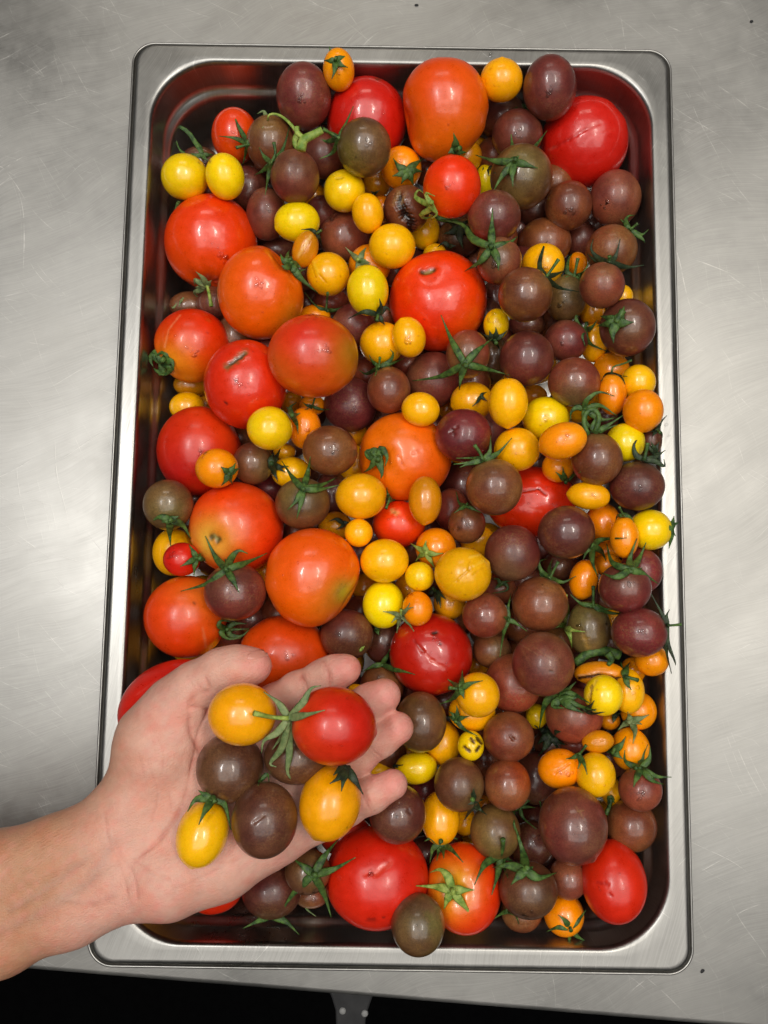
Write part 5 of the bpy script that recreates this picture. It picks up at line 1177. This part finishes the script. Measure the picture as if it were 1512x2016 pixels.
for poly, wd, dp, rd in CRE:
    if not dp: continue
    q_ = sp(poly); d = np.abs(pl_dist(q_) + wob * 0.12); e = (0.6 * np.exp(-(d / (wd * 0.6)) ** 2) + 0.4 * np.exp(-(d / (wd * 1.6)) ** 2)) * np.clip(up * 1.5, 0, 1)
    e *= 0.62 + 0.38 * np.sin(px * 0.11 + wd * 3) * np.sin(py * 0.09 + 1)
    disp -= e * dp * 0.0013; red = np.maximum(red, e * rd * 1.1)
vein = np.zeros(len(V))
for poly, wd, hgt in [([(-40, 1850), (60, 1806), (140, 1760), (188, 1720), (215, 1672)], 11, .8), ([(20, 1790), (100, 1744), (170, 1690)], 8, .5), ([(120, 1770), (180, 1776), (226, 1760)], 7, .5)]:
    d = pl_dist(sp(poly)); e = np.exp(-(d / wd) ** 2) * up; disp += e * hgt * 0.0008; vein = np.maximum(vein, e)
# tendons at the wrist
for poly in ([(40, 1740), (130, 1700), (220, 1650)], [(30, 1780), (140, 1736), (236, 1690)]):
    e = np.exp(-(pl_dist(sp(poly)) / 16) ** 2) * up; disp += e * 0.0009
V = V + Nn * disp[:, None]
sk_arm, sk_palm, sk_tip, sk_red = lin(184, 136, 106), lin(210, 162, 144), lin(216, 142, 130), lin(176, 92, 78)
wa = np.clip((250 - px - 0.30 * (py - 1600) + 16 * np.sin(py * .03)) / 120, 0, 1)[:, None]
tips = np.zeros(len(V))
for (x, y, s_) in ((690, 1318, 34), (764, 1366, 36), (790, 1432, 36), (780, 1544, 36), (520, 1308, 30), (560, 1700, 50), (300, 1780, 40), (330, 1400, 36)):
    tips = np.maximum(tips, np.exp(-((px - x) ** 2 + (py - y) ** 2) / (2 * s_ * s_)) * (0.9 if x > 500 and y < 1600 else 0.35))
mot = (np.sin(px * .09 + np.sin(py * .07) * 2) * np.sin(py * .11 + 1.3 * np.sin(px * .05)) + np.sin(px * .23 + py * .19) * .5)
tips = np.clip(tips + 0.20 * mot, 0, 1)[:, None]
Ck = sk_palm * (1 - wa) + sk_arm * wa; Ck = Ck * (1 - tips) + sk_tip * tips; rr = np.clip(red, 0, 1)[:, None] * 1.0; Ck = Ck * (1 - rr) + sk_red * rr
vv = (vein * 0.22)[:, None]; Ck = Ck * (1 - vv) + lin(150, 128, 122) * vv
m, nt, p = new_mat('hand_skin'); L = nt.links.new
a_ = N(nt, 'ShaderNodeAttribute', attribute_name='Col'); tc = N(nt, 'ShaderNodeTexCoord')
n1 = N(nt, 'ShaderNodeTexNoise', i_Scale=160.0, i_Detail=5.0, i_Roughness=0.6); L(tc.outputs['Object'], n1.inputs['Vector'])
vo = N(nt, 'ShaderNodeTexVoronoi', i_Scale=1100.0); L(tc.outputs['Object'], vo.inputs['Vector'])
mp = N(nt, 'ShaderNodeMapping', vector_type='TEXTURE'); mp.inputs['Rotation'].default_value = (0, 0, 0.5); mp.inputs['Scale'].default_value = (1 / 260, 1 / 1500, 1 / 500); L(tc.outputs['Object'], mp.inputs['Vector'])
n3 = N(nt, 'ShaderNodeTexNoise', i_Scale=1.0, i_Detail=3.0); L(mp.outputs[0], n3.inputs['Vector'])
vm = N(nt, 'ShaderNodeVectorMath', operation='SCALE'); L(a_.outputs['Color'], vm.inputs[0]); L(ramp(nt, n1.outputs[0], 0.3, 0.7, 0.93, 1.07), vm.inputs['Scale'])
bl = N(nt, 'ShaderNodeTexNoise', i_Scale=75.0, i_Detail=4.0, i_Roughness=0.65); L(tc.outputs['Object'], bl.inputs['Vector'])
mx = N(nt, 'ShaderNodeMix', data_type='RGBA', blend_type='MULTIPLY'); L(vm.outputs[0], mx.inputs[6]); mx.inputs[7].default_value = (0.98, 0.76, 0.70, 1); L(ramp(nt, bl.outputs[0], 0.42, 0.68, 0.0, 0.75), mx.inputs[0])
L(mx.outputs[2], p.inputs['Base Color']); p.inputs['Subsurface Weight'].default_value = 0.16; p.inputs['Subsurface Radius'].default_value = (1.0, 0.35, 0.2); p.inputs['Subsurface Scale'].default_value = 0.003
L(ramp(nt, n1.outputs[0], 0.3, 0.7, 0.46, 0.60), p.inputs['Roughness']); p.inputs['Specular IOR Level'].default_value = 0.4
b = N(nt, 'ShaderNodeBump', i_Strength=0.6, i_Distance=0.0005); L(math_(nt, 'ADD', math_(nt, 'MULTIPLY', vo.outputs['Distance'], 0.5), n3.outputs[0]), b.inputs['Height']); L(b.outputs[0], p.inputs['Normal'])
M_SKIN = m
org = hp3(300, 1650, 0)
hand = mesh_obj('person', V - org, Q, M_SKIN, cols=np.clip(Ck, 0, 1)); hand.location = org.tolist()
tag(hand, 'bare forearm and open palm-up hand holding seven tomatoes over the pan', 'person')
# thumb nail, lying on the skin of the thumb
from mathutils.bvhtree import BVHTree
bvh = BVHTree.FromPolygons([tuple(v) for v in V], [tuple(int(x) for x in f) for f in Q])
def hit_hand(x, y):
    d = ray(x, y); dn = d / np.linalg.norm(d); r = bvh.ray_cast(Vector(CAM), Vector(dn)); return (np.array(r[0]), np.array(r[1])) if r[0] is not None else (None, None)
nv = []; nf = []; ia = math.radians(13); NR, NS = 5, 26; ok = True
for r_ in range(NR + 1):
    for k in range(NS):
        th = 2 * math.pi * k / NS; rr_ = r_ / NR; sx = 23 * rr_ * math.copysign(abs(math.cos(th)) ** .75, math.cos(th)); sy = 8.5 * rr_ * math.copysign(abs(math.sin(th)) ** .8, math.sin(th))
        x, y = 507 + sx * math.cos(ia) + sy * math.sin(ia), 1289 - sx * math.sin(ia) + sy * math.cos(ia)
        P_, n_ = hit_hand(x, y)
        if P_ is None: P_, n_ = hit_hand(x, y + 6)
        if P_ is None: ok = False; P_, n_ = hp3(507, 1289, 22), np.array([0, 0, 1.0])
        nv.append(P_ + n_ * (0.0006 if r_ < NR else -0.0003) - org)
for r_ in range(NR):
    for k in range(NS): nf.append((r_ * NS + k, r_ * NS + (k + 1) % NS, (r_ + 1) * NS + (k + 1) % NS, (r_ + 1) * NS + k))
print('nail ok', ok)
M_NAIL, nt, p = new_mat('nail'); p.inputs['Base Color'].default_value = (*lin(206, 138, 122), 1); p.inputs['Roughness'].default_value = 0.28; p.inputs['Subsurface Weight'].default_value = 0.1
mesh_obj('thumbnail', nv, [tuple(reversed(f)) for f in nf], M_NAIL, hand)

# ------------------------------------------------------------------ tomatoes held in the palm
HTOM = parse(HELD)
for T in HTOM:
    T['ray'] = ray(T['cx'], T['cy']); T['rz'] = (T['rx'] + T['ry']) / 2 * 0.93
    P_, n_ = hit_hand(T['cx'], T['cy'])
    zb = P_[2] if P_ is not None else ZH + 0.010
    T['t'] = (zb + 0.0112 - CAM[2]) / T['ray'][2]
    print(T['id'], 'palm z', round(float(zb), 4))
hp_pairs = [(0, 2), (1, 3), (4, 2), (5, 3), (4, 5), (2, 3), (6, 4), (6, 2), (4, 3), (0, 1), (1, 5), (0, 3)]
for _ in range(60):
    for i, j in hp_pairs:
        A, B = HTOM[i], HTOM[j]; dx, dy = B['cx'] - A['cx'], -(B['cy'] - A['cy']); d = math.hypot(dx, dy); th = math.atan2(dy, dx)
        L_ = d / (support(A, th) + support(B, th))
        if L_ >= 0.96: continue
        need = (A['rz'] * A['t'] + B['rz'] * B['t']) / F * math.sqrt(0.96 ** 2 - L_ ** 2); u, l = (A, B) if A['lay'] >= B['lay'] else (B, A)
        gap = (l['t'] - u['t']) - need
        if gap < 0: u['t'] += gap * 0.6
for T in HTOM:
    T['C'] = CAM + T['ray'] * T['t']; print(T['id'], 'z', round(float(T['C'][2]), 4))
    build_tomato(T, 'tomatoes held in the hand', HTOM, sub=6)
for T in HTOM: build_calyx(T, HTOM)

# ------------------------------------------------------------------ water beads, crumbs
bpy.context.view_layer.update(); dg = bpy.context.evaluated_depsgraph_get()
D3, F3 = ICO[3]; DV = []; DF = []
g = np.random.default_rng(5)
def cast(x, y):
    d = ray(x, y); d /= np.linalg.norm(d); r = SC.ray_cast(dg, Vector(CAM), Vector(d))
    return (np.array(r[1]), np.array(r[2]), r[4]) if r[0] else (None, None, None)
def drop(x, y, r):
    P, n, o = cast(x, y)
    if P is None or not (o.name.startswith(('cherry_tomato', 'yellow_tomato', 'red_tomato', 'large_tomato')) or o.name in ('rim', 'basin')): return
    if n[2] < 0.25: return
    a = np.cross(n, [0.3, 0.2, 0.93]); a /= np.linalg.norm(a); b = np.cross(n, a); e = g.uniform(0.7, 1.4)
    base = sum(len(v) for v in DV)
    v = D3 * np.array([r * e, r / e, r * 0.34]) * (1 + 0.18 * lobes(D3, int(x * 7 + y), 4, (1, 3)))[:, None]
    DV.append(v @ np.array([a, b, n]) + P); DF.append(F3 + base)
for T in TOM + HTOM:
    wet = g.random()
    if T['lay'] < 2: continue
    if wet < 0.35 and T['id'] not in (305, 302, 164, 10, 41, 12, 129, 106): continue
    R_ = min(T['rx'], T['ry'])
    for _ in range(g.integers(1, 4) + (2 if R_ > 60 else 0)):      # loose single beads
        th, q = g.uniform(0, 6.28), g.uniform(0, 0.8); drop(T['cx'] + q * R_ * math.cos(th), T['cy'] + q * R_ * math.sin(th), g.uniform(0.0003, 0.0007))
    if wet > (0.62 if T['kind'] != 'y' else 0.85) or T['id'] in (305, 164, 41, 12, 129, 106, 9, 206, 163, 147, 121):   # merged wet patches
        th, q = g.uniform(0, 6.28), g.uniform(0.05, 0.4); x0, y0 = T['cx'] + q * R_ * math.cos(th), T['cy'] + q * R_ * math.sin(th)
        for _ in range(g.integers(4, 10)): drop(x0 + g.normal() * 6.0, y0 + g.normal() * 5.0, g.uniform(0.0004, 0.0012))
for (x, y, r) in ((967, 104, .0011), (966, 110, .0009), (1312, 836, .0010), (1317, 858, .0008), (226, 1020, .0006), (1302, 1290, .0007), (250, 980, .0006), (1340, 1000, .0006), (1172, 142, .0007)): drop(x, y, r)
tag(mesh_obj('water_drops', np.concatenate(DV), np.concatenate(DF), M_WATER), 'clear beads of water clinging to the washed tomatoes and the rim', 'water drops', kind='stuff')
print('drops', len(DV))
def crumb(x, y, z, r, mat, label, sx=1.0):
    D, Fc = ICO[3]; v = D * np.array([r * sx, r, r * 0.34]) * (1 + 0.3 * lobes(D, int(x), 5, (2, 6)))[:, None]
    o = mesh_obj('crumb', v, Fc, mat); o.location = at(x, y, z + r * 0.42).tolist(); o.rotation_euler = (0, 0, x); tag(o, label, 'crumb')
if 1: crumb(820, 10, 0.0, 0.0009, M_PLASTIC, 'tiny dark crumb on the worktop beyond the middle of the far edge', 1.5)
crumb(1480, 42, 0.0, 0.0010, M_PLASTIC, 'tiny dark crumb on the worktop past the far corner', 1.2)
crumb(1383, 1912, 0.0, 0.0009, M_PLASTIC, 'dark crumb on the worktop beside the near corner of the pan', 1.6)
crumb(1352, 1652, 0.0, 0.0010, GREEN['d'], 'dark curled shred lying against the outside of the rim near the biggest brown tomato', 2.6)
